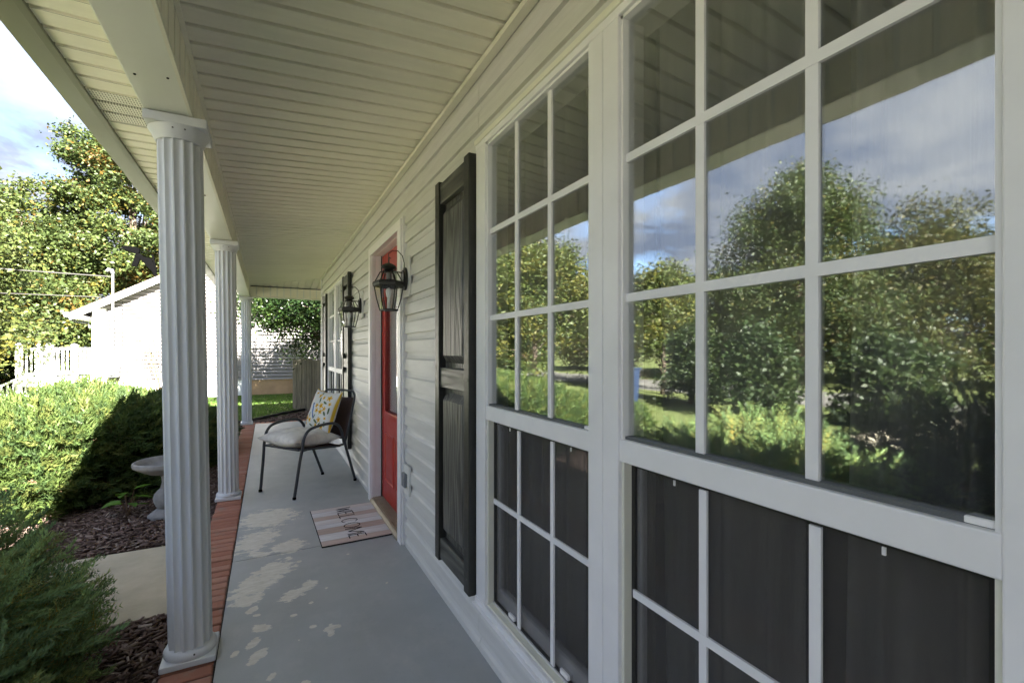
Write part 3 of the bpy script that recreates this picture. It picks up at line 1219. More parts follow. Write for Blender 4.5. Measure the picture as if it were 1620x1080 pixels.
# ---- front door
door = empty("door", (0.86, 3.52, 0.0), house)
tag(door, "red front door with a glass upper half")
D0, D1 = 3.066, 3.972
cs = MB()
for (a, b) in ((D0 - 0.098, D0), (D1, D1 + 0.106)):
    cs.box(0.772, 0.806, a, b, 0.002, 2.062)
    m_ = (a + b) / 2
    cs.box(0.760, 0.7725, a + .012 if a < 3.3 else a + .004, b - .004 if a < 3.3 else b - .03, 0.002, 2.058)
cs.box(0.772, 0.806, D0 - 0.098, D1 + 0.106, 2.0625, 2.135)
cs.box(0.760, 0.7725, D0 - 0.084, D1 + 0.076, 2.0585, 2.120)
cs.build("casing", "trim", door, bevel=0.003)
jb = MB().box(0.806, 0.90, D0 - .004, D0, 0.01, 2.064).box(0.806, 0.90, D1, D1 + .004, 0.01, 2.064).box(0.806, 0.90, D0, D1, 2.060, 2.064)
jb.build("jamb", "trim", door)
MB().box(0.850, 0.856, D1 - .010, D1, 0.03, 2.06).build("weather_strip", "joint_dark", door)
th = MB().extrude([(0.757, 0.001), (0.757, 0.016), (0.775, 0.030), (0.86, 0.036), (0.90, 0.036), (0.90, 0.001)], 1, D0, D1)
th.build("threshold", "threshold", door)
for k in range(5):
    xx = 0.785 + k * 0.014
    MB().box(xx, xx + .004, D0 + .002, D1 - .002, 0.030, 0.0365 + 0.0002 * k).build("threshold_ridge", "threshold", door)
sl = MB()
xd = 0.860
a, b = D0 + .004, D1 - .004
GA, GB, GZ0, GZ1 = a + 0.15, b - 0.13, 0.76, 1.90
sl.box(xd, xd + .04, a, GA, 0.04, 2.055)
sl.box(xd, xd + .04, GB, b, 0.04, 2.055)
sl.box(xd, xd + .04, GA, GB, 0.04, GZ0)
sl.box(xd, xd + .04, GA, GB, GZ1, 2.055)
sl.build("slab", "door_red", door, bevel=0.002)
fr = MB()
for (p, q, r_, s_) in ((GA - .018, GA + .012, GZ0 - .018, GZ1 + .018), (GB - .012, GB + .018, GZ0 - .018, GZ1 + .018)):
    fr.box(xd - .012, xd + .002, p, q, r_, s_)
fr.box(xd - .012, xd + .002, GA + .012, GB - .012, GZ0 - .018, GZ0 + .012)
fr.box(xd - .012, xd + .002, GA + .012, GB - .012, GZ1 - .012, GZ1 + .018)
fr.build("glass_frame", "door_red", door, bevel=0.005)
MB().box(xd + .012, xd + .018, GA - .01, GB + .01, GZ0 - .01, GZ1 + .01).build("pane", "window_glass", door)
MB().box(xd + .03, xd + .033, GA - .01, GB + .01, GZ0 - .01, GZ1 + .01).build("door_blind", "curtain_cloth", door)
for (p, q) in ((a + .12, (a + b) / 2 - .04), ((a + b) / 2 + .04, b - .12)):
    z0, z1, g, h = 0.20, 0.60, 0.02, 0.045
    vs = []
    for (dx, dd) in ((xd - .001, 0), (xd - .008, .008), (xd - .001, g), (xd - .006, h)):
        vs += [(dx, p + dd, z0 + dd), (dx, q - dd, z0 + dd), (dx, q - dd, z1 - dd), (dx, p + dd, z1 - dd)]
    fs = []
    for l in (0, 4, 8):
        fs += [(l + i, l + (i + 1) % 4, l + 4 + (i + 1) % 4, l + 4 + i) for i in range(4)]
    fs.append((12, 13, 14, 15))
    MB().add(vs, fs).build("door_panel", "door_red", door)
hd = MB().box(xd - .006, xd, a + .045, a + .085, 0.93, 1.07)
hd.lathe([(0.02, 0), (0.02, .01)], (xd - .01, a + .065, 1.10), 12)
hd.tube([(xd - .005, a + .065, 1.0), (xd - .05, a + .065, 1.0), (xd - .055, a + .075, 1.0), (xd - .055, a + .17, 1.0)], .009, 8)
hd.build("handle", "black_metal", door)
MB().box(0.806, 0.825, D0, D0 + .012, 0.98, 1.08).build("strike_plate", "black_metal", door)

# ---- dim room behind the windows
rm = MB()
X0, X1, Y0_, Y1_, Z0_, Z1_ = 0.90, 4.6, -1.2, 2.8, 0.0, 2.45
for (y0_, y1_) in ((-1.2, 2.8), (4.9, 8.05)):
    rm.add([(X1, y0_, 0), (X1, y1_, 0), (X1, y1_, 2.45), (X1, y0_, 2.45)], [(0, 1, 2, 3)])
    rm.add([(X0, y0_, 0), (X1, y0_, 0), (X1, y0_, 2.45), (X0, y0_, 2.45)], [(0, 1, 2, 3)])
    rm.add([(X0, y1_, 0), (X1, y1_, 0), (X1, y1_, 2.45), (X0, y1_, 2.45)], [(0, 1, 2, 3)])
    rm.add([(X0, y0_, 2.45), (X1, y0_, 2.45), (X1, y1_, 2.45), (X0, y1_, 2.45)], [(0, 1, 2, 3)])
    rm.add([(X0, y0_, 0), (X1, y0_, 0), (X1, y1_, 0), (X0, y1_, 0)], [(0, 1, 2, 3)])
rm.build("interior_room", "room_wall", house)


def curtain(y0, y1, x0, folds, lab, z0=0.12, z1=2.22):
    n = folds * 10
    zs = np.linspace(z0, z1, 8)
    vs, fs = [], []
    ph = random.uniform(0, 6)
    for z in zs:
        t_ = (z - z0) / (z1 - z0)
        for i in range(n + 1):
            u = i / n
            a = u * folds * 2 * PI + ph
            yy = y0 + (y1 - y0) * u + 0.012 * math.sin(a * 0.5 + t_ * 2)
            vs.append((x0 + 0.028 * math.sin(a) + 0.012 * math.sin(a * .37 + 2 * t_), yy, z))
    for k in range(len(zs) - 1):
        for i in range(n):
            p = k * (n + 1) + i
            fs.append((p, p + 1, p + n + 2, p + n + 1))
    o = MB().add(vs, fs).build("curtain", "curtain_cloth", smooth=True)
    sm = o.modifiers.new("thick", 'SOLIDIFY')
    sm.thickness = 0.002
    tag(o, lab, "curtain", "curtains hanging inside the front windows")
    return o


curtain(0.10, 0.50, 0.985, 5, "sheer grey curtain at the right edge of the near window")
curtain(0.56, 0.93, 0.975, 4, "sheer grey curtain just right of the near window mullion")
curtain(0.98, 1.24, 0.985, 3, "narrow sheer curtain just left of the near window mullion")
curtain(1.33, 1.76, 0.975, 5, "sheer curtain at the left edge of the near window by the shutter")
curtain(5.6, 6.3, 0.985, 6, "sheer curtain in the far window beyond the front door")

# ------------------------------------------------------------------ wall lanterns
def lantern(y, xc, zc, lab):
    """zc: height of the bottom of the glass body"""
    e_ = empty("wall_lantern", (0.79, y, zc))
    tag(e_, lab, "wall lamp", "black lanterns either side of the front door")
    c = (xc, y, zc)
    H6 = 6
    ph = PI / 6 + 0.2
    # backplate on a pale mounting block
    MB().box(0.776, 0.792, y - 0.075, y + 0.075, zc + 0.085, zc + 0.335).build("mounting_block", "siding", e_, bevel=0.004)
    MB().lathe([(0.050, 0), (0.052, .006), (0.044, .014), (0.03, .018)], (0, 0, 0), 24)
    bp = MB()
    prof = [(math.cos(t) * 0.047, math.sin(t) * 0.072) for t in np.linspace(0, 2 * PI, 25)[:-1]]
    bp.extrude([(y + a, zc + 0.20 + b) for a, b in prof], 0, 0.762, 0.776)
    bp.extrude([(y + a * .7, zc + 0.20 + b * .75) for a, b in prof], 0, 0.752, 0.762)
    bp.build("backplate", "black_metal", e_)

    def ring(r, z):
        return [(xc + r * math.cos(ph + 2 * PI * k / H6), y + r * math.sin(ph + 2 * PI * k / H6), zc + z) for k in range(H6)]
    lo, hi, b0, b1, t1 = ring(0.054, 0.0), ring(0.087, 0.142), ring(0.094, 0.142), ring(0.094, 0.177), ring(0.050, 0.237)
    lm = ring(0.074, 0.07)
    for k in range(H6):
        j = (k + 1) % H6
        MB().add([lo[k], lo[j], lm[j], lm[k], hi[j], hi[k]], [(0, 1, 2, 3), (3, 2, 4, 5)]).build("pane", "lantern_glass", e_)
        u0 = ring(0.082, 0.177)
        MB().add([u0[k], u0[j], t1[j], t1[k]], [(0, 1, 2, 3)]).build("pane", "lantern_glass", e_)
        MB().tube([lo[k], lm[k], hi[k]], 0.0038, 6).build("rib", "black_metal", e_)
        MB().tube([u0[k], t1[k]], 0.0036, 6).build("rib", "black_metal", e_)
    MB().lathe([(0.086, 0.140), (0.096, 0.146), (0.099, 0.160), (0.096, 0.172), (0.080, 0.180)], c, H6, ph, False).build("band", "black_metal", e_)
    MB().lathe([(0.058, -0.006), (0.058, 0.003), (0.052, 0.005)], c, H6, ph).build("bottom_ring", "black_metal", e_)
    MB().lathe([(0.052, 0.234), (0.030, 0.243), (0.026, 0.252), (0.040, 0.258), (0.045, 0.266), (0.040, 0.276), (0.022, 0.287), (0.006, 0.292), (0.004, 0.30)],
               c, 24).build("cap", "black_metal", e_, smooth=True, angle=45)
    MB().tube([(xc, y - 0.009 * math.sin(t), zc + 0.312 + 0.017 * math.cos(t)) for t in np.linspace(0, 2 * PI, 15)], 0.0026, 6, False).build("hook_ring", "black_metal", e_)
    # scroll from the backplate up and over to the hook
    p0 = Vector((0.765, y, zc + 0.25))
    pts = [p0, p0 + Vector((0, 0, .05)), p0 + Vector((-.012, 0, .095)), p0 + Vector((-.04, 0, .122)), p0 + Vector((-.075, 0, .120)),
           p0 + Vector((-.098, 0, .10)), p0 + Vector((-.098, 0, .078)), p0 + Vector((-.082, 0, .070))]
    MB().tube(pts, 0.0028, 6).build("scroll", "black_metal", e_)
    MB().tube([(0.765, y, zc + 0.236), (xc + .02, y, zc + 0.243)], 0.0045, 6).build("arm", "black_metal", e_)
    MB().tube([(0.765, y, zc + 0.165), (xc + .09, y, zc + 0.166)], 0.004, 6).build("arm", "black_metal", e_)
    MB().lathe([(0.010, 0.003), (0.010, 0.075), (0.016, 0.09), (0.019, 0.115), (0.014, 0.13), (0.002, 0.137)], c, 14).build("candle_bulb", "white_paint", e_, smooth=True)
    MB().lathe([(0.018, 0.18), (0.016, 0.23)], c, 12).build("socket", "grey_metal", e_)
    return e_


lantern(2.90, 0.668, 1.516, "black glass wall lantern nearest the viewer, on the window side of the door")
lantern(4.50, 0.672, 1.485, "black glass wall lantern beyond the red door, near the far window")

# outlet on the siding
oe = empty("electrical_outlet", (0.79, 2.885, 0.36))
tag(oe, "weatherproof electrical outlet low on the siding beside the door", "outlet")
MB().box(0.772, 0.790, 2.826, 2.950, 0.355, 0.538).build("cover_plate", "outlet_white", oe, bevel=0.004)
MB().box(0.752, 0.772, 2.852, 2.925, 0.405, 0.492).build("flip_cover", "outlet_grey", oe, bevel=0.006)

# ------------------------------------------------------------------ doormat
dm = empty("doormat", (0.537, 3.557, 0.0), None, R(1.0))
tag(dm, "welcome doormat with whitewashed plank print in front of the red door", "doormat")
nx, ny = 14, 150
SX, SY = 0.465, 0.752
bands = [((0.62, 0.58, 0.55), 1.0), ((0.60, 0.60, 0.60), 1.6), ((0.50, 0.41, 0.35), 1.1), ((0.62, 0.60, 0.58), 1.3), ((0.63, 0.64, 0.64), 1.2),
         ((0.46, 0.37, 0.31), 1.5), ((0.64, 0.64, 0.63), 1.7), ((0.52, 0.42, 0.36), 1.2)]
tot = sum(b[1] for b in bands)
vs, cols = [], []
for j in range(ny + 1):
    t_ = 1 - j / ny
    acc = 0
    for col_, wd in bands:
        if acc <= t_ * tot <= acc + wd + 1e-6:
            q = (t_ * tot - acc) / wd
            edge = min(q, 1 - q) * wd
            c_ = np.array(col_) * (0.72 if edge < 0.04 else 1.18)
            break
        acc += wd
    for i in range(nx + 1):
        vs.append((-SX / 2 + SX * i / nx, -SY / 2 + SY * j / ny, 0.0085))
        cols.append(c_ * (1 + 0.05 * math.sin(i * 1.7 + j * .9)))
fs = np.array([(j * (nx + 1) + i, j * (nx + 1) + i + 1, (j + 1) * (nx + 1) + i + 1, (j + 1) * (nx + 1) + i) for j in range(ny) for i in range(nx)])
link("printed_top", np_mesh("printed_top", np.array(vs), fs, np.array(cols)), "mat_print", dm, True)
MB().box(-SX / 2 - .003, SX / 2 + .003, -SY / 2 - .003, SY / 2 + .003, 0.0008, 0.0083).build("rubber_backing", "joint_dark", dm, True)
# WELCOME, tall thin letters reading from the far end towards the viewer
G = {
    'W': [[(0, 1), (.25, 0), (.5, .9), (.75, 0), (1, 1)]],
    'E': [[(0, 0), (0, 1)], [(0, 1), (.9, 1)], [(0, .52), (.7, .52)], [(0, 0), (.9, 0)]],
    'L': [[(0, 1), (0, 0), (.85, 0)]],
    'C': [[(.5 + .5 * math.cos(a), .5 + .5 * math.sin(a)) for a in np.linspace(0.7, 2 * PI - 0.7, 18)]],
    'O': [[(.5 + .5 * math.cos(a), .5 + .5 * math.sin(a)) for a in np.linspace(0, 2 * PI, 25)]],
    'M': [[(0, 0), (.06, 1), (.5, .1), (.94, 1), (1, 0)]],
}
SER = {'W': [(0, 1), (1, 1)], 'E': [], 'L': [(0, 1)], 'C': [], 'O': [], 'M': [(0, 0), (1, 0)]}
WID = {'W': .092, 'E': .060, 'L': .058, 'C': .082, 'O': .088, 'M': .104}
cur = 0.0
HT = 0.108
total = sum(WID[c_] for c_ in "WELCOME") + 6 * 0.019
for ch in "WELCOME":
    mb = MB()
    for st in G[ch]:
        for p, q in zip(st, st[1:]):
            P = lambda r_: (-HT / 2 + r_[1] * HT, total / 2 - cur - r_[0] * WID[ch], 0.0094)
            a_, b_ = P(p), P(q)
            heavy = 0.0095 if abs(p[0] - q[0]) < abs(p[1] - q[1]) * .7 else 0.0065
            mb.obox(a_, b_, heavy, 0.0008)
    for (sx_, sy_) in SER[ch]:
        px_, py_ = -HT / 2 + sy_ * HT, total / 2 - cur - sx_ * WID[ch]
        mb.obox((px_, py_ - .008, 0.0095), (px_, py_ + .008, 0.0095), 0.004, 0.0008)
    cur += WID[ch] + 0.019
    mb.build("letter", "bracket_black", dm, True)

# ------------------------------------------------------------------ patio chair
CH_ROT = math.atan2(0.83, -0.553)
chair = empty("patio_chair", (0.352, 4.70, 0.0), None, CH_ROT)
tag(chair, "dark metal patio chair with brown sling seat and curved arms", "chair")


def smooth_path(pts, n=8):
    pts = [Vector(p) for p in pts]
    outp = []
    for i in range(len(pts) - 1):
        p0 = pts[max(i - 1, 0)]; p1 = pts[i]; p2 = pts[i + 1]; p3 = pts[min(i + 2, len(pts) - 1)]
        for k in range(n):
            t_ = k / n
            outp.append(0.5 * ((2 * p1) + (-p0 + p2) * t_ + (2 * p0 - 5 * p1 + 4 * p2 - p3) * t_ ** 2 + (-p0 + 3 * p1 - 3 * p2 + p3) * t_ ** 3))
    outp.append(pts[-1])
    return outp


for sx_ in (-1, 1):
    ftx = 0.232 * sx_
    arx = 0.262 * sx_
    path = [(ftx, .335, 0.012), (ftx + .004 * sx_, .322, .10), (ftx + .016 * sx_, .296, .30), (arx, .278, .43), (arx, .262, .51), (arx, .215, .572),
            (arx, .12, .596), (arx, .0, .602), (arx, -.075, .588), (arx, -.125, .54), (arx - .006 * sx_, -.158, .46), (arx - .014 * sx_, -.205, .34), (ftx, -.33, 0.012)]
    MB().tube(smooth_path(path, 6), 0.0125, 10).build("arm_leg_tube", "chair_metal", chair, True, smooth=True)
    for fy in (.335, -.33):
        MB().lathe([(0.015, 0.0005), (0.016, .012), (0.0135, .022)], (ftx, fy, 0), 12).build("foot_cap", "bracket_black", chair, True)
# seat and back frame, one bent tube either side joined by bars
for sx_ in (-1, 1):
    p = [(0.222 * sx_, .285, .408), (0.226 * sx_, .20, .402), (0.226 * sx_, 0.0, .382), (0.226 * sx_, -.15, .372), (0.226 * sx_, -.205, .395), (0.226 * sx_, -.235, .47),
         (0.226 * sx_, -.30, .70), (0.224 * sx_, -.328, .80), (0.205 * sx_, -.340, .845), (0.165 * sx_, -.346, .868), (0.0, -.348, .872)]
    MB().tube(smooth_path(p, 6), 0.0105, 10).build("frame_tube", "chair_metal", chair, True, smooth=True)
    MB().tube([(0.226 * sx_, .19, .401), (0.258 * sx_, .285, .40)], 0.009, 8).build("bracket", "chair_metal", chair, True)
    MB().tube([(0.226 * sx_, -.15, .374), (0.256 * sx_, -.185, .385)], 0.011, 8).build("bracket", "chair_metal", chair, True)
MB().tube([(-0.222, .285, .408), (0.222, .285, .408)], 0.0105, 10).build("front_bar", "chair_metal", chair, True)
MB().tube([(-0.226, -.145, .366), (0.226, -.145, .366)], 0.009, 8).build("cross_bar", "chair_metal", chair, True)


def sling(name, pts):
    vs, fs = [], []
    nx_ = 10
    for i, (yy, zz) in enumerate(pts):
        for k in range(nx_ + 1):
            u = k / nx_ * 2 - 1
            sag = 0.012 * (1 - u * u) * math.sin(PI * i / (len(pts) - 1))
            vs.append((0.222 * u, yy - (sag if name == "back_sling" else 0), zz - (sag if name == "seat_sling" else 0)))
    for i in range(len(pts) - 1):
        for k in range(nx_):
            q = i * (nx_ + 1) + k
            fs.append((q, q + 1, q + nx_ + 2, q + nx_ + 1))
    o = MB().add(vs, fs).build(name, "sling", chair, True, smooth=True)
    m_ = o.modifiers.new("thick", 'SOLIDIFY')
    m_.thickness = 0.004
    return o


sling("seat_sling", [(.285 - .43 * i / 8, .412 - .033 * i / 8) for i in range(9)])
sling("back_sling", [(-.215 - .115 * i / 8, .42 + .385 * i / 8) for i in range(9)])


def pillow_mesh(name, sx, sy, th, n, colf=None, pinch=0.10, seed=0, wrinkle=0.0):
    r_ = np.random.default_rng(seed)
    phs = r_.uniform(0, 6, 8)
    vs, cols, fs = [], [], []
    for side in (1, -1):
        for j in range(n + 1):
            for i in range(n + 1):
                u, v = i / n * 2 - 1, j / n * 2 - 1
                k = 1 - pinch * ((1 - u * u) * abs(v) ** 3 * 0 + 0)
                x_ = sx / 2 * u * (1 - pinch * (1 - v * v) ** 1.0 * abs(u) * 0.0 - pinch * 0.8 * (1 - abs(v) ** 2) * 1.0 * abs(u) ** 2)
                y_ = sy / 2 * v * (1 - pinch * 0.8 * (1 - abs(u) ** 2) * abs(v) ** 2)
                t_ = max(0, (1 - abs(u) ** 2.6)) ** 0.55 * max(0, (1 - abs(v) ** 2.6)) ** 0.55
                z_ = side * th / 2 * t_
                z_ += wrinkle * t_ * (math.sin(5 * u + phs[0] + 2 * v) * math.sin(4 * v + phs[1]) + 0.5 * math.sin(11 * u + phs[2]) * math.sin(9 * v + phs[3] + 3 * u))
                vs.append((x_, y_, z_))
                cols.append(colf(u, v) if colf else (1, 1, 1))
    m_ = (n + 1) ** 2
    for s_ in (0, 1):
        for j in range(n):
            for i in range(n):
                a = s_ * m_ + j * (n + 1) + i
                q = (a, a + 1, a + n + 2, a + n + 1)
                fs.append(q if s_ == 0 else q[::-1])
    me = np_mesh(name, np.array(vs), np.array(fs), np.array(cols))
    import bmesh
    bm = bmesh.new()
    bm.from_mesh(me)
    bmesh.ops.remove_doubles(bm, verts=bm.verts, dist=0.0004)
    bm.to_mesh(me)
    bm.free()
    return me


cw = Matrix.Rotation(CH_ROT, 4, 'Z')


def chair_pt(p):
    return Vector((0.352, 4.70, 0.0)) + (cw @ Vector(p))


me = pillow_mesh("seat_cushion", 0.51, 0.51, 0.165, 36, None, 0.10, 3, 0.006)
cu = link("seat_cushion", me, "cushion", None, False, None, True)
cu.location = chair_pt((0.0, 0.105, 0.470))
cu.rotation_euler = (R(3.5), 0, CH_ROT + 0.02)
tag(cu, "puffy off white cushion on the patio chair seat", "cushion")

# printed pillow: yellow flowers, a blue bird, a red flower stalk
FL = [(-.15, .70, .14), (.22, .62, .12), (.60, .62, .16), (.75, .35, .10), (-.05, .20, .13), (.25, .22, .15), (.50, .10, .12), (.05, -.02, .12), (.32, -.05, .14),
      (-.62, -.42, .15), (-.35, -.50, .14), (.35, -.42, .15), (-.72, -.68, .11), (.15, -.72, .13), (.55, -.72, .15), (.70, -.30, .08), (-.55, .82, .10)]
LEAF = [(.03, .48, .05, .16, 20), (.45, .38, .05, .13, 70), (-.02, -.30, .04, .12, -30), (.60, -.10, .05, .12, 40), (.12, -.52, .06, .16, 60), (-.45, -.25, .04, .12, 20),
        (-.20, -.75, .05, .14, 70), (.75, -.55, .05, .13, 10), (.80, .05, .05, .15, 0), (-.10, .85, .04, .1, 45), (.40, -.62, .04, .12, -40)]


def in_ell(u, v, cx_, cy_, a, b, rot):
    c_, s_ = math.cos(R(rot)), math.sin(R(rot))
    x_, y_ = (u - cx_) * c_ + (v - cy_) * s_, -(u - cx_) * s_ + (v - cy_) * c_
    return (x_ / a) ** 2 + (y_ / b) ** 2 < 1


def pcol(u, v):
    for (cx_, cy_, a, b, r_) in LEAF:
        if in_ell(u, v, cx_, cy_, a, b, r_):
            return (0.10, 0.15, 0.06)
    for (cx_, cy_, r_) in FL:
        d = math.hypot(u - cx_, v - cy_)
        if d < r_:
            an = math.atan2(v - cy_, u - cx_)
            if d < r_ * 0.28:
                return (0.42, 0.16, 0.01)
            if d < r_ * (0.72 + 0.28 * math.cos(5 * an + cx_ * 9)):
                return (0.72, 0.42, 0.015)
    if in_ell(u, v, -.30, .02, .10, .24, 20):
        return (0.10, 0.20, 0.46) if (u + .3) * .9 + (v - .02) * .4 > -0.03 else (0.42, 0.50, 0.60)
    if in_ell(u, v, -.36, .24, .08, .07, 0) or in_ell(u, v, -.15, -.28, .05, .15, 25):
        return (0.06, 0.11, 0.30)
    if in_ell(u, v, -.74, .28, .06, .40, 0):
        return (0.45, 0.03, 0.06)
    if abs(u + .76) < .015 and -.55 < v < .1:
        return (0.30, 0.05, 0.06)
    if u > .965 or v > .97:
        return (0.70, 0.45, 0.05)
    return (0.70, 0.69, 0.64)


me = pillow_mesh("throw_pillow", 0.42, 0.42, 0.15, 96, pcol, 0.16, 5, 0.004)
pi = link("throw_pillow", me, "pillow_print", None, False, None, True)
# pillow axes: u across the chair, v up the back, face towards the front
vdir = (cw @ Vector((0.04, -0.33, 0.94))).normalized()
udir = (cw @ Vector((-1.0, 0.10, 0.10))).normalized()
nd = udir.cross(vdir).normalized()
udir = vdir.cross(nd).normalized()
pm = Matrix((udir, vdir, nd)).transposed().to_4x4()
pm = pm @ Matrix.Rotation(R(-7), 4, 'Z')
pm.translation = chair_pt((-0.015, -0.135, 0.680))
pi.matrix_world = pm
tag(pi, "white throw pillow with yellow flowers and a blue bird on the patio chair", "pillow")

# ------------------------------------------------------------------ bird bath
bb_ = empty("bird_bath", (-0.765, 4.93, GZ))
tag(bb_, "small grey concrete bird bath behind the nearest column", "bird bath")
c = (-0.765, 4.93, GZ)
MB().lathe([(0.135, 0.0), (0.140, 0.008), (0.138, 0.035), (0.120, 0.045), (0.105, 0.062), (0.085, 0.075), (0.070, 0.082)], c, 8, 0.2).build("foot", "concrete_cast", bb_, smooth=True, angle=35)
n = 40
vs, fs = [], []
prof = [(0.058, 0.080), (0.078, 0.10), (0.092, 0.13), (0.096, 0.165), (0.090, 0.20), (0.070, 0.23), (0.050, 0.25)]
zz_ = np.linspace(0, 1, 25)
pz = np.interp(zz_, np.linspace(0, 1, len(prof)), [p[1] for p in prof])
prr = np.interp(pz, [p[1] for p in prof], [p[0] for p in prof])
for i, z in enumerate(pz):
    for k in range(n):
        a = 2 * PI * k / n
        r_ = prr[i] * (1 + 0.05 * abs(math.sin(a * 5 + z * 38)) * math.sin(PI * zz_[i]))
        vs.append((c[0] + r_ * math.cos(a), c[1] + r_ * math.sin(a), c[2] + z))
for i in range(len(pz) - 1):
    for k in range(n):
        fs.append((i * n + k, i * n + (k + 1) % n, (i + 1) * n + (k + 1) % n, (i + 1) * n + k))
MB().add(vs, fs).build("pedestal", "concrete_cast", bb_, smooth=True)
MB().lathe([(0.050, 0.248), (0.046, 0.27), (0.040, 0.30), (0.042, 0.34), (0.060, 0.375), (0.075, 0.39)], c, 10).build("neck", "concrete_cast", bb_, smooth=True, angle=30)
MB().lathe([(0.06, 0.375), (0.13, 0.385), (0.18, 0.412), (0.222, 0.440), (0.238, 0.450), (0.243, 0.465), (0.240, 0.485), (0.228, 0.492), (0.215, 0.486),
            (0.204, 0.460), (0.165, 0.425), (0.09, 0.402), (0.01, 0.398)], c, 56).build("bowl", "concrete_cast", bb_, smooth=True, angle=50)

# ------------------------------------------------------------------ vegetation
def ellipsoid_pts(n, r, lo=0.0, zmin=-1.0):
    d = r.normal(size=(n * 3, 3))
    d /= np.linalg.norm(d, axis=1)[:, None]
    d = d[d[:, 2] > zmin][:n]
    rad = (lo ** 3 + (1 - lo ** 3) * r.random(len(d))) ** (1 / 3)
    return d, rad


def spray_template(side=4, needles=9, flat=0.55):
    """a twig along +x with side twigs, every twig lined with thin needle triangles"""
    V, F, T = [], [], []

    def tri(a, b, c_, col):
        k = len(V)
        V.extend([a, b, c_])
        F.append((k, k + 1, k + 2))
        T.extend([col] * 3)
    r_ = random.Random(4)
    twigs = [((0, 0, 0), (1, 0, 0.04), 1.0)]
    for i in range(side):
        x_ = 0.15 + 0.6 * i / max(1, side - 1)
        for s_ in (-1, 1):
            ln = 0.50 * (1 - x_ * 0.62)
            twigs.append(((x_, 0, 0.01), (x_ + ln * 0.75, s_ * ln * flat, r_.uniform(-.04, .06)), 0.7))
    for (a, b, g) in twigs:
        a, b = Vector(a), Vector(b)
        d = b - a
        s0 = d.cross(Vector((0, 0, 1))).normalized()
        tw = 0.010
        tri(a - s0 * tw, a + s0 * tw, b, (1.9, 1.05, 0.55) if True else None)
        nn = max(4, int(needles * d.length / 0.6))
        for i in range(nn):
            t_ = (i + 0.5) / nn
            p = a + d * t_
            for ang in (-1.15, 0.0, 1.15):
                ang += r_.uniform(-.4, .4)
                dirn = (d.normalized() * r_.uniform(0.55, 1.0) + s0 * math.sin(ang) * 0.95 + Vector((0, 0, 1)) * math.cos(ang) * 0.7).normalized()
                ln = 0.115 * r_.uniform(.75, 1.15)
                sw = dirn.cross(Vector((r_.uniform(-1, 1), r_.uniform(-1, 1), r_.uniform(-1, 1)))).normalized() * 0.0155
                br = r_.uniform(.8, 1.25) * (1 + 0.25 * t_)
                tri(p - sw, p + sw, p + dirn * ln, (br, br, br))
    return np.array(V, float), np.array(F), np.array(T, float)


def clump_template(nl=26, seed=3):
    r_ = np.random.default_rng(seed)
    V, F = [], []
    for i in range(nl):
        x_ = r_.uniform(0, .9)
        ang = r_.uniform(-1.2, 1.2)
        d = np.array([r_.uniform(.6, 1), math.sin(ang) * .75, r_.uniform(-.1, .55)])
        d /= np.linalg.norm(d)
        p = np.array([x_, 0.10 * r_.normal(), 0.06 * r_.normal()])
        ln = r_.uniform(.22, .42)
        s_ = np.cross(d, r_.normal(size=3))
        s_ = s_ / np.linalg.norm(s_) * 0.045
        k = len(V)
        V += [p - s_, p + s_, p + d * ln]
        F.append((k, k + 1, k + 2))
    return np.array(V), np.array(F), None


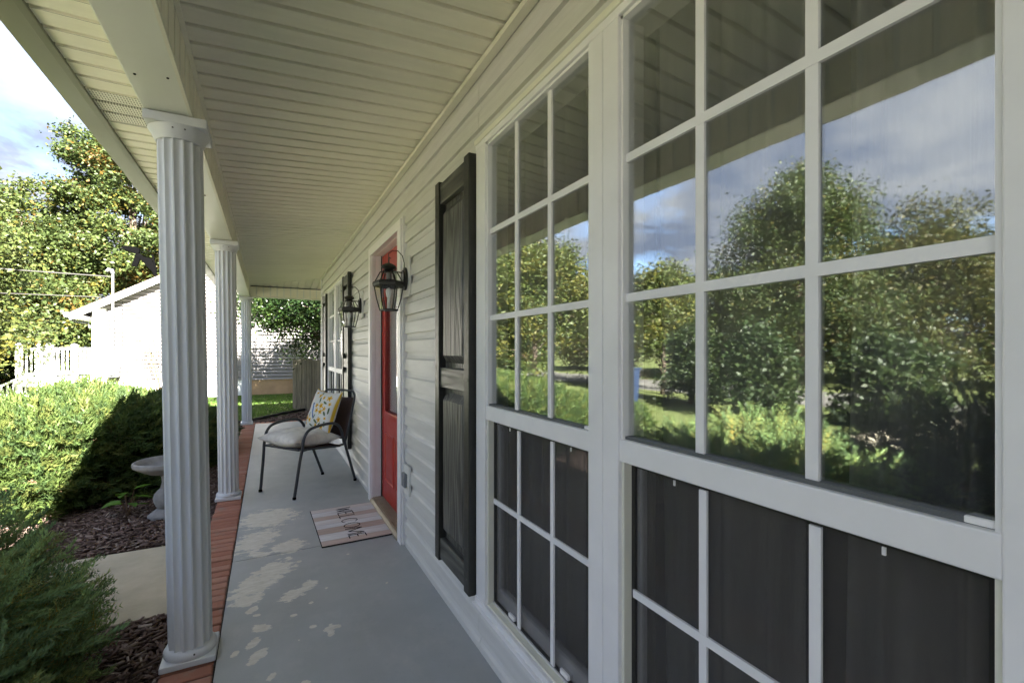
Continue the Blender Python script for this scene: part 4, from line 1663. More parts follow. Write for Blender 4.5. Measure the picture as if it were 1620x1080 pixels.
def shrub(name, center, radii, nspray, T, size, palette, lab, cat, seed, lo=0.72, up=0.25, sup=2.4, twigs=60, core=0.70, droop=0.0):
    r = np.random.default_rng(seed)
    e_ = empty(name, (center[0], center[1], GZ))
    tag(e_, lab, cat)
    d, rad = ellipsoid_pts(nspray, r, lo, -0.12)
    R3 = np.array(radii)
    # flatten the dome: superellipse in plan/height
    k = (np.abs(d[:, 0]) ** sup + np.abs(d[:, 1]) ** sup + np.abs(d[:, 2]) ** sup) ** (1 / sup)
    lump = 1 + 0.10 * np.sin(d[:, 0] * 7 + seed) * np.sin(d[:, 1] * 6 + 1) + 0.07 * np.sin(d[:, 2] * 9 + d[:, 0] * 5)
    pos = d / k[:, None] * rad[:, None] * lump[:, None] * R3 + np.array(center)
    dirn = d * np.array([1, 1, 0.5]) + np.array([0, 0, up - droop]) + r.normal(size=d.shape) * 0.35
    rot = frames(dirn, r, 0.35)
    sc = size * r.uniform(.65, 1.25, len(d))
    pa = np.array(palette)
    cols = pa[r.integers(0, len(pa), len(d))] * r.uniform(.75, 1.25, (len(d), 1))
    V, F, cc = scatter(T[0], T[1], pos, rot, sc, cols, T[2])
    ok = V[:, 2] < GZ + 0.01
    V[ok, 2] = GZ + 0.01 + 0.02 * r.random(ok.sum())
    link("foliage", np_mesh("foliage", V, F, np.clip(cc, 0, 1)), "needle", e_)
    mb = MB()
    for i in range(twigs):
        a = r.uniform(0, 2 * PI)
        q = np.array([math.cos(a), math.sin(a), r.uniform(-.05, .8)])
        q = q / np.linalg.norm(q) * r.uniform(.75, .98)
        p0 = Vector((center[0] + .12 * math.cos(a), center[1] + .12 * math.sin(a), GZ))
        p2 = Vector(np.array(center) + q * R3)
        p1 = (p0 + p2) / 2 + Vector((0, 0, -.06)) + Vector(r.normal(size=3) * .04)
        mb.tube([p0, p1, p2], [.012, .008, .003], 5)
    mb.build("branches", "dead_twig", e_)
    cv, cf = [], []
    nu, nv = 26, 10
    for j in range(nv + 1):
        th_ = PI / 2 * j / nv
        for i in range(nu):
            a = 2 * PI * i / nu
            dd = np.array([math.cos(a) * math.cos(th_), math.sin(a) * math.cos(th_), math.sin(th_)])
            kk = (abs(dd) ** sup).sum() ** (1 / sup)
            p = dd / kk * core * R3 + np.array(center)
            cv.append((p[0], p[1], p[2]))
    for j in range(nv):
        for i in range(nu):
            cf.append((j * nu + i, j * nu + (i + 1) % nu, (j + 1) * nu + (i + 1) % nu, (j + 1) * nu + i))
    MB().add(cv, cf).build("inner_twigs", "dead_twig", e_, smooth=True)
    return e_


SPR = spray_template(4, 8)
JUN = clump_template(26)
SPC = [(0.165, 0.245, 0.092), (0.138, 0.212, 0.086), (0.186, 0.262, 0.096), (0.215, 0.260, 0.090), (0.120, 0.190, 0.082)]
JPC = [(0.074, 0.112, 0.028), (0.062, 0.100, 0.028), (0.092, 0.130, 0.033), (0.116, 0.138, 0.036), (0.052, 0.088, 0.028)]
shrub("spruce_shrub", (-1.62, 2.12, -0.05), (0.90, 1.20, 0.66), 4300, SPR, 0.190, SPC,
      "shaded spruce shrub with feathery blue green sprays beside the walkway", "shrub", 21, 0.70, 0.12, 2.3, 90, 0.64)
shrub("spruce_shrub", (-2.55, 0.75, -0.05), (1.15, 1.25, 0.90), 2200, SPR, 0.26, [(0.030, 0.045, 0.022), (0.040, 0.056, 0.026), (0.024, 0.038, 0.020)],  # palette darkened to put shade into this sunlit shrub's colour
      "spruce shrub with shade put into its colour, reflected along the bottom of the right window", "shrub", 22, 0.72, 0.12, 2.3, 50, 0.68)
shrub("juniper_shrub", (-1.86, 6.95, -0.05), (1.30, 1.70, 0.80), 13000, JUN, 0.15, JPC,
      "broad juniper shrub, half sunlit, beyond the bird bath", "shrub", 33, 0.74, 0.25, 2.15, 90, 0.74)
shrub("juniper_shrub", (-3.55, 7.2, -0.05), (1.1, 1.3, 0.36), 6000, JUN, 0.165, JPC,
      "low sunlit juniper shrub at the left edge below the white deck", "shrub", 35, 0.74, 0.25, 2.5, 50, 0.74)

LEAFT = np.array([(-.02, -.03, 0), (.30, -.26, .05), (.62, -.20, .03), (1.0, 0, -.08), (.62, .20, .03), (.30, .26, .05), (-.02, .03, 0), (.45, 0, -.05)])
LEAFF = np.array([(0, 1, 7), (1, 2, 7), (2, 3, 7), (3, 4, 7), (4, 5, 7), (5, 6, 7), (6, 0, 7)])
QUADT = np.array([(0, 0, 0), (.45, -.33, .08), (1, 0, -.05), (.45, .33, .08)])
QUADF = np.array([(0, 1, 2), (0, 2, 3)])


def tree(name, base, height, crown_r, crown_c, nclump, nleaf, leaf, palette, lab, seed, mat="leaf", trunk_r=0.16, clump_r=0.8, group=None, shape=1.0,
         zsq=1.0, bark="bark", lo=0.35, cat="tree", skirt=0.0):
    """crown centred at height crown_c with radii (crown_r, crown_r, zsq)"""
    r = np.random.default_rng(seed)
    e_ = empty(name, base)
    tag(e_, lab, cat, group)
    B = np.array(base, float)
    d, rad = ellipsoid_pts(nclump, r, lo, -0.95)
    R3 = np.array([crown_r, crown_r, zsq])
    wob = 1 + 0.22 * np.sin(d[:, 0] * 4 + seed) * np.cos(d[:, 1] * 5 + seed * 2) + 0.12 * np.sin(d[:, 2] * 7 + seed)
    cc_ = d * rad[:, None] * wob[:, None] * R3
    if shape != 1.0:       # narrow the crown towards the top
        t_ = np.clip((cc_[:, 2] / R3[2] + 1) / 2, 0, 1)
        cc_[:, :2] *= (1 - (1 - shape) * t_)[:, None]
    if skirt:              # hanging lower branches
        lowf = np.clip(-cc_[:, 2] / R3[2], 0, 1)
        cc_[:, :2] *= (1 + skirt * lowf)[:, None]
    cc_ = cc_ + np.array([0, 0, crown_c]) + B
    # trunk and limbs
    mb = MB()
    top = Vector((B[0] + r.normal() * .15, B[1] + r.normal() * .15, B[2] + crown_c + R3[2] * .55))
    b0 = Vector(B)
    mid = (b0 + top) / 2 + Vector((r.normal() * .12, r.normal() * .12, 0))
    mb.tube([b0 - Vector((0, 0, .1)), b0 + (mid - b0) * .5, mid, top], [trunk_r * 1.25, trunk_r, trunk_r * .7, trunk_r * .15], 9)
    idx = r.choice(len(cc_), min(26, len(cc_)), False)
    for i in idx:
        p = Vector(cc_[i])
        t_ = r.uniform(.25, .85)
        s_ = b0.lerp(top, t_)
        if s_.z > p.z:
            s_ = b0.lerp(top, max(.15, t_ - .3))
        m_ = s_.lerp(p, .5) + Vector((0, 0, .15 * (p - s_).length))
        w_ = trunk_r * .38 * (1 - t_ * .5)
        mb.tube([s_, m_, p], [w_, w_ * .6, w_ * .2], 6)
    mb.build("trunk", bark, e_, smooth=True)
    # leaves gathered in clumps
    per = nleaf // nclump
    pos = np.repeat(cc_, per, 0) + r.normal(size=(nclump * per if len(cc_) == nclump else len(cc_) * per, 3)) * clump_r * np.array([.5, .5, .36])
    n_ = len(pos)
    dirn = r.normal(size=(n_, 3)) * np.array([1, 1, .6]) + np.array([0, 0, -.15])
    rot = frames(dirn, r, 0.9)
    sc = leaf * r.uniform(.6, 1.3, n_)
    pa = np.array(palette)
    ci = np.repeat(r.integers(0, len(pa), len(cc_)), per)
    mixm = r.random(n_) < .45
    ci[mixm] = r.integers(0, len(pa), mixm.sum())
    cols = pa[ci] * r.uniform(.75, 1.3, (n_, 1))
    V, F, c3 = scatter(QUADT, QUADF, pos, rot, sc, cols)
    keep = V[:, 2] < B[2] + .05
    V[keep, 2] = B[2] + .05
    link("crown", np_mesh("crown", V, F, np.clip(c3, 0, 1)), mat, e_)
    return e_


GRN = [(0.054, 0.080, 0.024), (0.064, 0.092, 0.026), (0.076, 0.102, 0.028), (0.044, 0.066, 0.021), (0.058, 0.086, 0.024), (0.086, 0.104, 0.028), (0.050, 0.072, 0.022),
       (0.066, 0.090, 0.025), (0.056, 0.080, 0.024), (0.072, 0.096, 0.026), (0.048, 0.070, 0.021), (0.12, 0.110, 0.022), (0.13, 0.080, 0.018)]
GRY = [(0.066, 0.090, 0.026), (0.078, 0.098, 0.027), (0.056, 0.078, 0.023), (0.11, 0.104, 0.022), (0.084, 0.100, 0.027)]
GRF = [(0.046, 0.066, 0.022), (0.056, 0.074, 0.024), (0.036, 0.055, 0.019), (0.064, 0.078, 0.024), (0.088, 0.080, 0.020)]
DRK = [(0.026, 0.044, 0.014), (0.032, 0.050, 0.016), (0.022, 0.038, 0.012), (0.038, 0.052, 0.016)]
OLV = [(0.056, 0.066, 0.020), (0.066, 0.068, 0.020), (0.046, 0.060, 0.018), (0.078, 0.066, 0.016)]
BRN = [(0.060, 0.046, 0.028), (0.070, 0.055, 0.030), (0.046, 0.046, 0.022)]
HOL = [(0.018, 0.038, 0.010), (0.024, 0.048, 0.012), (0.014, 0.031, 0.009), (0.036, 0.058, 0.014)]

gb = "autumn trees behind the neighbouring house"
tree("maple_tree", (-6.3, 30.4, GZ), 13, 4.1, 7.4, 170, 76000, 0.165, GRN, "tall green and yellow tree rising over the neighbouring gable roof", 41, clump_r=.62, zsq=5.4, shape=0.62, group=gb, trunk_r=.25)
tree("maple_tree", (-10.6, 31.0, GZ), 11, 3.6, 5.4, 140, 60000, 0.165, GRN, "green and yellow tree rising behind the white deck railing", 42, clump_r=.62, zsq=4.6, shape=0.75, group=gb, trunk_r=.22)
tree("maple_tree", (-14.6, 32.5, GZ), 10, 3.4, 4.8, 120, 44000, 0.18, GRN, "yellowish tree at the left edge of the view behind the deck", 43, clump_r=.62, zsq=4.6, shape=0.8, group=gb, trunk_r=.22)
tree("maple_tree", (-3.6, 35.5, GZ), 12, 3.8, 6.4, 120, 42000, 0.18, GRN, "tree crown partly hidden behind the nearest column and the roof", 44, clump_r=.62, zsq=5.0, shape=0.7, group=gb, trunk_r=.25)
tree("understory_tree", (-13.4, 27.5, GZ), 5, 2.6, 2.2, 100, 26000, 0.17, GRN, "low yellow green thicket left of the deck stairs", 45, clump_r=.8, zsq=2.5, group=gb, trunk_r=.10)
tree("understory_tree", (-8.6, 27.0, GZ), 5, 2.4, 2.1, 100, 26000, 0.17, GRN, "low green thicket behind the deck railing", 46, clump_r=.8, zsq=2.4, group=gb, trunk_r=.10)
tree("holly_tree", (1.50, 12.7, GZ), 5, 2.05, 2.70, 330, 100000, 0.064, HOL, "dark green leafy tree overhanging the wooden fence past the porch end", 47, "holly_leaf", clump_r=.46, zsq=1.35, trunk_r=.10, lo=.1)
gf = "trees across the front lawn, seen reflected in the windows"
tree("maple_tree", (-8.3, 16.6, GZ), 7, 2.5, 4.0, 150, 36000, 0.13, GRY, "bright green young maple reflected in the left half of the near window", 51, clump_r=.7, zsq=3.0, shape=.75, group=gf, skirt=0.7, trunk_r=.10)
tree("bare_shrub_tree", (-12.2, 16.6, GZ), 4, 2.0, 1.9, 80, 9000, 0.10, BRN, "brownish twiggy tree reflected beside the mullion in the near window", 52, clump_r=.7, zsq=1.9, group=gf, skirt=0.7, trunk_r=.08)
tree("ornamental_tree", (-10.2, 11.4, GZ), 4.2, 1.35, 2.6, 90, 20000, 0.11, GRY, "small bright ornamental tree reflected at the left of the right window", 53, clump_r=.5, zsq=1.7, shape=.6, group=gf, skirt=0.7, trunk_r=.07)
tree("conifer_tree", (-8.6, 8.9, GZ), 2.2, 0.85, 1.05, 70, 12000, 0.10, DRK, "small dark conifer reflected beside the ornamental tree", 54, clump_r=.35, zsq=1.25, shape=.35, group=gf, skirt=0.7, trunk_r=.07)
tree("conifer_tree", (-7.6, 6.2, GZ), 2.2, 1.0, 0.85, 70, 12000, 0.10, DRK, "dark conifer reflected low in front of the largest tree", 61, clump_r=.35, zsq=1.1, shape=.4, group=gf, trunk_r=.07)
tree("conifer_tree", (-8.6, 4.3, GZ), 2.2, 1.1, 0.85, 70, 12000, 0.10, DRK, "dark conifer reflected low at the right of the right window", 62, clump_r=.35, zsq=1.0, shape=.4, group=gf, trunk_r=.07)
tree("large_tree", (-18.4, 11.6, GZ), 10, 3.7, 4.7, 260, 70000, 0.13, GRF, "largest green tree reflected in the middle of the right window", 55, clump_r=.9, zsq=4.9, shape=.55, group=gf, skirt=0.7, trunk_r=.22)
tree("large_tree", (-21.5, 8.1, GZ), 8, 3.1, 3.5, 190, 46000, 0.13, OLV, "olive and rust coloured tree reflected at the right of the right window", 56, clump_r=.8, zsq=3.7, shape=.7, group=gf, skirt=0.7, trunk_r=.18)
tree("large_tree", (-25.0, 4.4, GZ), 8, 3.2, 3.6, 170, 30000, 0.17, DRK, "dark green tree reflected at the right edge of the right window", 57, clump_r=.9, zsq=3.4, group=gf, skirt=0.7, trunk_r=.2)
tree("large_tree", (-27.0, 14.5, GZ), 8, 3.6, 3.2, 150, 28000, 0.18, DRK, "dark tree standing behind the largest reflected tree", 58, clump_r=1.0, zsq=3.2, group=gf, skirt=0.7, trunk_r=.2)
tree("large_tree", (-24.0, 20.0, GZ), 8, 3.4, 3.0, 150, 28000, 0.18, GRF, "green tree reflected low between the ornamental tree and the largest tree", 59, clump_r=1.0, zsq=3.0, group=gf, skirt=0.7, trunk_r=.2)
tree("large_tree", (-19.5, 27.0, GZ), 8, 3.2, 3.4, 150, 28000, 0.18, OLV, "olive tree reflected beside the near window mullion, across the street", 60, clump_r=1.0, zsq=3.2, group=gf, skirt=0.7, trunk_r=.2)

# broad-leaved seedling under the juniper
sp_ = empty("seedling", (-1.06, 5.06, GZ))
tag(sp_, "bright green broad leaved seedling under the juniper, left of the bird bath", "plant")
for k in range(9):
    a = k * 2.4 + 0.4
    tilt = random.uniform(-.15, .35)
    me = bpy.data.meshes.new("leaf")
    sz = random.uniform(.10, .16)
    dvec = Vector((math.cos(a) * math.cos(tilt), math.sin(a) * math.cos(tilt), math.sin(tilt)))
    fr_ = frames(np.array([dvec]), rng, .25)[0]
    V = (fr_ @ (LEAFT * sz).T).T + np.array([-1.06, 5.06, GZ + .10 + .016 * k]) + np.array(dvec) * .05
    me = np_mesh("leaf", V, LEAFF, np.tile(np.array([(0.10, 0.22, 0.02)]) * random.uniform(.8, 1.2), (8, 1)))
    link("leaf", me, "leaf", sp_)
    MB().tube([(-1.06, 5.06, GZ), Vector((-1.06, 5.06, GZ + .10 + .016 * k)) + dvec * .05], .003, 5).build("stem", "dead_twig", sp_)

# bare-twigged shrub against the neighbour's wall
bs = empty("bare_shrub", (-2.75, 17.0, GZ))
tag(bs, "sparse twiggy shrub against the neighbouring wall", "shrub")
mb = MB()
tips = []
for k in range(16):
    a = random.uniform(0, 2 * PI)
    hgt = random.uniform(.9, 1.75)
    p0 = Vector((-2.75, 17.0, GZ))
    p1 = p0 + Vector((math.cos(a) * .25, math.sin(a) * .15, hgt * .5))
    p2 = p0 + Vector((math.cos(a) * random.uniform(.3, .75), math.sin(a) * .25, hgt))
    mb.tube([p0, p1, p2], [.012, .008, .004], 5)
    for q in range(4):
        t_ = random.uniform(.4, 1)
        s_ = p1.lerp(p2, t_)
        e2 = s_ + Vector((random.uniform(-.25, .25), random.uniform(-.1, .1), random.uniform(.05, .3)))
        mb.tube([s_, e2], [.005, .002], 4)
        tips.append(e2)
mb.build("stems", "dead_twig", bs)
r = np.random.default_rng(5)
tp = np.repeat(np.array(tips), 10, 0) + r.normal(size=(len(tips) * 10, 3)) * .06
V, F, c3 = scatter(QUADT, QUADF, tp, rand_rot(len(tp), r), r.uniform(.03, .06, len(tp)), np.array([BRN[i % 3] for i in range(len(tp))]))
link("leaves", np_mesh("leaves", V, F, c3), "leaf", bs)

# ---- wood-chip mulch, uncountable
CHT = np.array([(-.5, -.5, -.5), (.5, -.5, -.5), (.6, .5, -.5), (-.45, .5, -.5), (-.5, -.4, .5), (.4, -.5, .5), (.5, .4, .5), (-.5, .5, .5)])
CHF = np.array([(0, 3, 2, 1), (4, 5, 6, 7), (0, 1, 5, 4), (1, 2, 6, 5), (2, 3, 7, 6), (3, 0, 4, 7)])


def chips(n, poly, seed, size=1.0):
    r = np.random.default_rng(seed)
    x0, x1, y0, y1 = poly
    pos = np.stack([r.uniform(x0, x1, n), r.uniform(y0, y1, n), GZ + r.uniform(.002, .022, n)], -1)
    a = r.uniform(0, 2 * PI, n)
    d = np.stack([np.cos(a), np.sin(a), r.normal(size=n) * .18], -1)
    rot = frames(d, r, .35)
    sc = np.stack([r.uniform(.02, .075, n), r.uniform(.006, .018, n), r.uniform(.003, .008, n)], -1) * size
    base = np.array([(0.14, 0.095, 0.078), (0.095, 0.064, 0.053), (0.19, 0.135, 0.115), (0.25, 0.19, 0.16), (0.34, 0.28, 0.24)])
    cols = base[r.choice(5, n, p=[.33, .33, .2, .1, .04])]
    return scatter(CHT, CHF, pos, rot, sc, cols)


parts = [chips(7000, (-1.7, -0.37, 0.9, 3.06), 1), chips(9000, (-2.2, -0.37, 4.18, 6.6), 2), chips(3000, (-0.9, -0.37, 6.6, 9.6), 3, 1.2)]
r = np.random.default_rng(8)
V4, F4, C4 = chips(5000, (-0.7, 1.6, 9.34, 12.3), 4, 1.3)
cen = V4.reshape(-1, 8, 3).mean(1)
okc = cen[:, 1] < 10.66 + (cen[:, 0] + .29) * 1.2
V4 = V4.reshape(-1, 8, 3)[okc].reshape(-1, 3)
C4 = C4.reshape(-1, 8, 3)[okc].reshape(-1, 3)
F4 = (CHF[None] + (np.arange(okc.sum()) * 8)[:, None, None]).reshape(-1, 4)
parts.append((V4, F4, C4))
Vs, Fs, Cs, o_ = [], [], [], 0
for (V, F, c3) in parts:
    Vs.append(V); Fs.append(F + o_); Cs.append(c3)
    o_ += len(V)
mo = link("mulch_chips", np_mesh("mulch_chips", np.concatenate(Vs), np.concatenate(Fs), np.concatenate(Cs)), "mulch_chip")
tag(mo, "loose dark brown wood chips over the planting beds", None, None, "stuff")

# ---- grass blades on the strip of lawn beyond the porch
r = np.random.default_rng(9)
n = 60000
gx = r.uniform(-3.2, 3.0, n)
gy = r.uniform(10.2, 17.2, n)
ok = gy > 10.78 + (gx + .29) * 1.2
gx, gy = gx[ok], gy[ok]
n = len(gx)
BLT = np.array([(-.08, 0, 0), (.08, 0, 0), (.02, .25, 1.0)])
a = r.uniform(0, 2 * PI, n)
rot = np.zeros((n, 3, 3))
rot[:, 0, 0] = np.cos(a); rot[:, 0, 1] = -np.sin(a); rot[:, 1, 0] = np.sin(a); rot[:, 1, 1] = np.cos(a); rot[:, 2, 2] = 1
V, F, c3 = scatter(BLT, np.array([(0, 1, 2)]), np.stack([gx, gy, np.full(n, GZ - .02)], -1), rot, r.uniform(.03, .06, n),
                   np.array([(0.075, 0.150, 0.018)]) * r.uniform(.7, 1.35, (n, 1)))
go = link("grass", np_mesh("grass", V, F, c3), "leaf")
tag(go, "short green grass on the side lawn beyond the porch", None, None, "stuff")

eo = MB()
eo.tube([(-3.4, 9.55, GZ + .01), (-0.9, 10.12, GZ + .02), (-0.29, 10.70, GZ + .035), (0.3, 11.45, GZ + .045), (0.87, 12.1, GZ + .04), (1.3, 12.7, GZ + .03)], 0.032, 7)
tag(eo.build("lawn_edging", "edging", smooth=True), "black plastic edging between lawn and mulch past the porch", "edging")

# ------------------------------------------------------------------ fence
fe = empty("wooden_fence", (0.62, 12.6, GZ))
tag(fe, "weathered vertical board fence beyond the porch corner", "fence")
p0, p1 = Vector((0.56, 12.72, 0)), Vector((1.30, 10.55, 0))
dn = (p1 - p0).normalized()
sd_ = Vector((-dn.y, dn.x, 0))
ln = (p1 - p0).length
k = 0
t_ = 0.0
while t_ < ln:
    a = p0 + dn * t_
    w_ = 0.135
    h = 1.045 + random.uniform(-.02, .02) + 0.03 * t_ / ln
    off_ = sd_ * random.uniform(-.006, .006)
    q0, q1 = a + off_, a + dn * w_ + off_
    zb_ = GZ - .02
    pr = [(q0, zb_), (q1, zb_), (q1, h - .03), (q1 - dn * .025, h), (q0 + dn * .025, h), (q0, h - .03)]
    vs = [(p.x + s_ * sd_.x * .009, p.y + s_ * sd_.y * .009, z) for s_ in (-1, 1) for (p, z) in pr]
    fs = [(i, (i + 1) % 6, 6 + (i + 1) % 6, 6 + i) for i in range(6)] + [tuple(range(5, -1, -1)), tuple(range(6, 12))]
    MB().add(vs, fs).build("board", "fence_wood", fe)
    t_ += w_ + 0.006
    k += 1
for z in (0.15, 0.85):
    MB().obox(p0 + sd_ * .04 + Vector((0, 0, z)), p1 + sd_ * .04 + Vector((0, 0, z)), .04, .09).build("rail", "fence_wood", fe)

# ------------------------------------------------------------------ neighbouring house
NY = 17.5
NX0, NX1 = -4.45, 6.2
nh = empty("neighbor_house", (0.9, NY, GZ))
tag(nh, "neighbouring house with pale siding and a white gable end", "house")
RX = (NX0 + NX1) / 2
EZ, SLP = 2.47, 0.585
pitch = 0.115
mb = MB()
z = 0.31
while z < EZ + SLP * (RX - NX0) - .1:
    z1 = z + pitch
    def span(zq):
        if zq <= EZ:
            return NX0, NX1
        dx = (zq - EZ) / SLP
        return NX0 + dx, NX1 - dx
    a0, a1 = span(z)
    b0, b1 = span(z1)
    mb.add([(a0, NY - .078, z), (a1, NY - .078, z), (b1, NY - .004, z1), (b0, NY - .004, z1), (a0, NY - .003, z), (a1, NY - .003, z)],
           [(0, 1, 2, 3), (4, 5, 1, 0)])
    z = z1
o = mb.build("gable_siding", "siding_far", nh)
o["kind"] = "stuff"
MB().box(NX0, NX1, NY, NY + 9.5, GZ - .2, EZ).build("wall", "siding_far", nh)
MB().box(NX0 - .01, NX1 + .01, NY - .03, NY + 9.5, GZ - .3, 0.31).build("foundation", "foundation", nh)
MB().box(NX0 - .02, -0.6, NY - .060, NY - .032, GZ - .3, 0.315).build("foundation_paint", "white_paint", nh)
MB().box(NX0 - .012, NX0 + .30, NY - .086, NY + .2, 0.29, EZ + .02).build("corner_board", "white_paint", nh)
rz = EZ + SLP * (RX - NX0)
for s_, xx in ((1, NX0), (-1, NX1)):
    ex = xx - s_ * .42
    ez = EZ - SLP * .42
    MB().add([(ex, NY - .36, ez + .12), (RX, NY - .36, rz + .12 + .02), (RX, NY + 9.8, rz + .14), (ex, NY + 9.8, ez + .12),
              (ex, NY - .36, ez + .09), (RX, NY - .36, rz + .10), (RX, NY + 9.8, rz + .10), (ex, NY + 9.8, ez + .09)],
             [(0, 1, 2, 3), (7, 6, 5, 4), (0, 4, 5, 1), (0, 3, 7, 4)]).build("roof", "shingle", nh)
    # rake board and rake soffit
    MB().add([(ex, NY - .37, ez - .10), (RX, NY - .37, rz - .08), (RX, NY - .37, rz + .115), (ex, NY - .37, ez + .095),
              (ex, NY - .34, ez - .10), (RX, NY - .34, rz - .08), (RX, NY - .34, rz + .115), (ex, NY - .34, ez + .095)],
             [(0, 1, 2, 3), (7, 6, 5, 4), (0, 4, 5, 1), (3, 2, 6, 7), (0, 3, 7, 4)]).build("rake_board", "white_paint", nh)
    MB().add([(ex, NY - .34, ez - .03), (RX, NY - .34, rz - .01), (RX, NY + .02, rz - .01), (ex, NY + .02, ez - .03)], [(0, 1, 2, 3)]).build("rake_soffit", "white_paint", nh)
MB().box(NX0 - .44, NX0 - .012, NY - .33, NY + 9.8, EZ - .30, EZ - .26).build("eave_soffit", "white_paint", nh)
MB().extrude([(NX0 - .44, EZ - .27), (NX0 - .44, EZ - .14), (NX0 - .56, EZ - .14), (NX0 - .54, EZ - .25)], 1, NY - .36, NY + 9.8).build("gutter", "white_paint", nh)
MB().tube([(NX0 - .48, NY - .2, EZ - .27), (NX0 - .40, NY - .12, EZ - .36), (NX0 - .10, NY - .06, EZ - .42), (NX0 - .06, NY - .07, EZ - .55)], .035, 8).build("downspout", "grey_metal", nh)
MB().box(1.0, 1.42, NY - .05, NY - .02, 0.05, 0.26).build("foundation_vent", "bracket_black", nh)
MB().box(-0.35, -0.10, NY - .06, NY - .016, 1.93, 2.08).build("wall_vent", "white_paint", nh)
# service mast, meter and boxes
mx_ = -3.95
MB().tube([(mx_, NY - .30, .86), (mx_, NY - .30, 3.52)], .034, 8).build("service_mast", "grey_metal", nh)
MB().tube([(mx_, NY - .30, 3.50), (mx_ - .02, NY - .32, 3.58), (mx_ - .09, NY - .34, 3.60), (mx_ - .13, NY - .35, 3.54)], [.05, .06, .055, .04], 10).build("weather_head", "grey_metal", nh)
MB().box(mx_ - .13, mx_ + .13, NY - .34, NY - .02, 0.50, 0.86).build("meter_box", "grey_metal", nh, bevel=.01)
me_ = MB().extrude([(mx_ + .085 * math.cos(q), 0.66 + .085 * math.sin(q)) for q in np.linspace(0, 2 * PI, 17)[:-1]], 1, NY - .42, NY - .34)
me_.build("meter_dial", "white_paint", nh)
MB().tube([(mx_ - .22, NY - .06, .50), (mx_ - .22, NY - .06, 1.25)], .04, 8).build("conduit", "grey_metal", nh)
MB().box(mx_ + .20, mx_ + .46, NY - .12, NY - .02, 0.70, 0.94).build("cable_box", "white_paint", nh, bevel=.008)
MB().tube([(mx_ + .16, NY - .04, 2.75), (mx_ + .17, NY - .035, 1.4), (mx_ + .16, NY - .04, .6), (mx_ + .24, NY - .05, .55), (mx_ + .30, NY - .05, .70)], .010, 6).build("cable", "black_metal", nh)

wi = MB().tube([(mx_ - .02, NY - .34, 3.40), (-12, 15.6, 3.35), (-24, 13.5, 4.4)], .014, 5)
tag(wi.build("overhead_wire", "wire"), "upper service wire running left from the neighbouring mast head", "wire")
wi = MB().tube([(mx_ - .25, NY - .36, 2.80), (-12, 15.8, 2.65), (-24, 13.5, 3.6)], .010, 5)
tag(wi.build("overhead_wire", "wire"), "lower thin wire running left from the neighbouring rake board", "wire")

# black bracket standing on the neighbour's roof edge
ab = empty("antenna_bracket", (-2.9, NY - .2, 3.4))
tag(ab, "black angular antenna bracket rising from the neighbouring roof beside the column", "antenna")


def bp2(zx, zy):
    """outline read off at 1/13.5 px steps, at the roof edge's distance"""
    u = 190 + zx / 13.5
    v = 370 + zy / 13.5
    return (-2.95 + (u - 254) * 0.0150, 3.40 + (438 - v) * 0.0193)


def slab(name, pts, th):
    q = [bp2(*p) for p in pts]
    MB().extrude(q, 1, NY - .25 - th / 2, NY - .25 + th / 2).build(name, "bracket_black", ab, bevel=.006)


slab("head", [(130, 295), (230, 262), (420, 275), (520, 305), (505, 380), (470, 420), (330, 385), (190, 345)], .14)
slab("stub", [(420, 420), (525, 520), (455, 680), (345, 665)], .10)
slab("arm", [(430, 390), (520, 400), (600, 460), (770, 490), (870, 760), (895, 930), (850, 900), (780, 760), (660, 650), (560, 540), (440, 470)], .12)
slab("fork", [(760, 395), (800, 390), (885, 760), (830, 700)], .05)

# ---- white deck and stairs on the neighbour's far side
dk = empty("deck", (-5.4, 18.3, GZ))
tag(dk, "white deck with balustrade and stairs beside the neighbouring house", "deck")
DX0, DX1, DY0, DY1, DZ = -6.32, -4.47, 18.2, 19.6, 0.47
MB().box(DX0, DX1, DY0, DY1, DZ - .03, DZ).build("floor", "white_paint", dk)
MB().box(DX0 - .02, DX1, DY0 - .04, DY0, DZ - .24, DZ - .04).build("rim_board", "white_paint", dk)
MB().box(DX0 - .04, DX0 - .001, DY0, DY1, DZ - .24, DZ - .04).build("rim_board", "white_paint", dk)


def rail_run(a, b, nb, z0=DZ):
    a, b = Vector(a), Vector(b)
    up = Vector((0, 0, 1))
    MB().obox(a + up * .86, b + up * .86, .09, .05).build("top_rail", "white_paint", dk)
    MB().obox(a + up * .13, b + up * .13, .05, .06).build("bottom_rail", "white_paint", dk)
    for i in range(nb):
        p = a.lerp(b, (i + .5) / nb)
        MB().obox(p + up * .15, p + up * .84, .038, .038, (0, 1, 0)).build("baluster", "white_paint", dk)


def post(x_, y_, z0, z1, wd=.12):
    MB().box(x_ - wd / 2, x_ + wd / 2, y_ - wd / 2, y_ + wd / 2, z0, z1).build("post", "white_paint", dk, bevel=.004)
    MB().add([(x_ - wd * .7, y_ - wd * .7, z1), (x_ + wd * .7, y_ - wd * .7, z1), (x_ + wd * .7, y_ + wd * .7, z1), (x_ - wd * .7, y_ + wd * .7, z1), (x_, y_, z1 + .07)],
             [(0, 1, 4), (1, 2, 4), (2, 3, 4), (3, 0, 4), (3, 2, 1, 0)]).build("post_cap", "white_paint", dk)


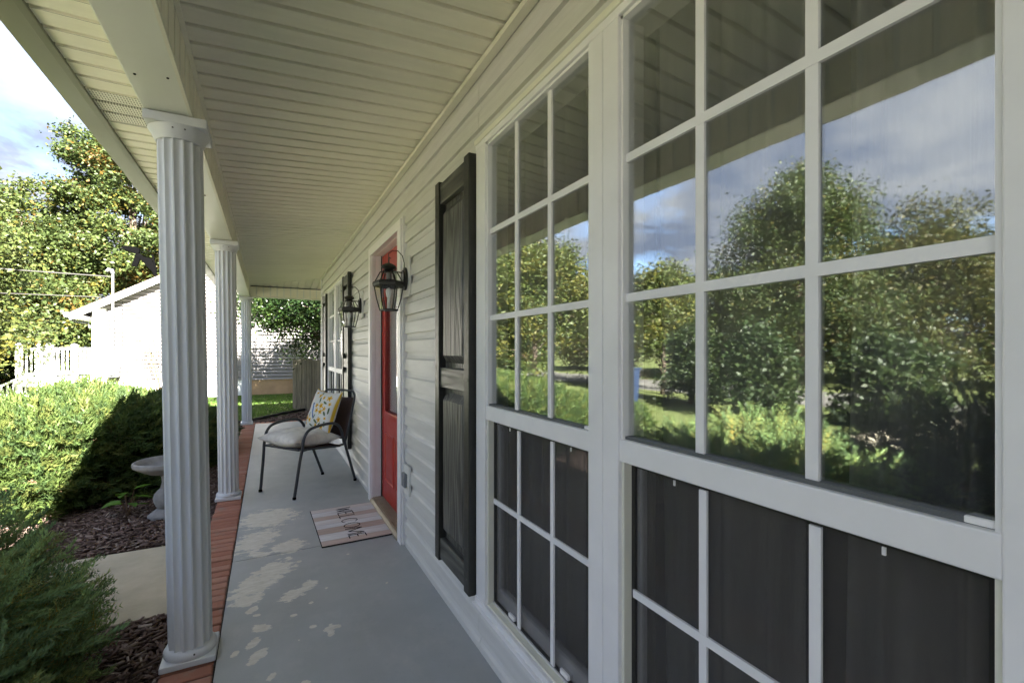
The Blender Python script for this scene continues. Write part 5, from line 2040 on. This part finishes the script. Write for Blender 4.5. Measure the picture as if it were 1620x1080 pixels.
rail_run((DX0 + .06, DY0 + .05, DZ), (-4.50, DY0 + .05, DZ), 18)
rail_run((DX0 + .06, DY1 - .05, DZ), (DX1, DY1 - .05, DZ), 15)
for x_ in (DX0 + .05, -5.62, -5.07):
    post(x_, DY0 + (.05 if x_ < -6 else .05), GZ - 1.2 if x_ < -6 else DZ - .2, DZ + .95)
post(DX0 + .05, DY1 - .05, GZ - .5, DZ + .95)
post(-5.55, DY0 + .3, GZ - .6, DZ - .04)
# stairs running down to the left behind the rim
for k in range(7):
    xs = -5.15 - k * .27
    zt_ = DZ - .17 * (k + 1)
    MB().box(xs - .29, xs, DY0 + .12, DY0 + 1.05, zt_ - .035, zt_).build("tread", "white_paint", dk)
MB().obox((-5.05, DY0 + .09, DZ - .12), (-7.1, DY0 + .09, DZ - 1.36), .04, .26).build("stringer", "white_paint", dk)
a, b = Vector((-5.45, DY0 + .10, DZ - .30)), Vector((-7.6, DY0 + .10, DZ - 1.40))
up = Vector((0, 0, 1))
MB().obox(a + up * .72, b + up * .72, .07, .06).build("stair_rail", "white_paint", dk)
MB().obox(a + up * .10, b + up * .10, .05, .06).build("stair_rail", "white_paint", dk)
for k in range(17):
    p = a.lerp(b, (k + .5) / 17)
    MB().obox(p + up * .10, p + up * .72, .035, .035, (0, 1, 0)).build("baluster", "white_paint", dk)

# ---- wheeled bin by the street, seen reflected
bn = empty("wheeled_bin", (-6.7, 9.4, GZ))
tag(bn, "blue wheeled bin by the street, reflected in the right window", "bin")
mb = MB()
q = [(-.24, -.27, .06), (.24, -.27, .06), (.24, .27, .06), (-.24, .27, .06), (-.29, -.33, .95), (.29, -.33, .95), (.29, .33, .95), (-.29, .33, .95)]
mb.add([(p[0] - 6.7, p[1] + 9.4, p[2] + GZ) for p in q], [(0, 3, 2, 1), (4, 5, 6, 7), (0, 1, 5, 4), (1, 2, 6, 5), (2, 3, 7, 6), (3, 0, 4, 7)])
mb.build("body", "blue_plastic", bn, bevel=.02)
MB().box(-7.02, -6.38, 9.04, 9.76, GZ + .955, GZ + 1.0).build("lid", "blue_plastic", bn, bevel=.015)
for s_ in (-1, 1):
    MB().extrude([(-6.45 + .09 * math.cos(t), GZ + .10 + .09 * math.sin(t)) for t in np.linspace(0, 2 * PI, 15)[:-1]], 1, 9.4 + s_ * .26 - .02, 9.4 + s_ * .26 + .02).build("wheel", "bracket_black", bn)
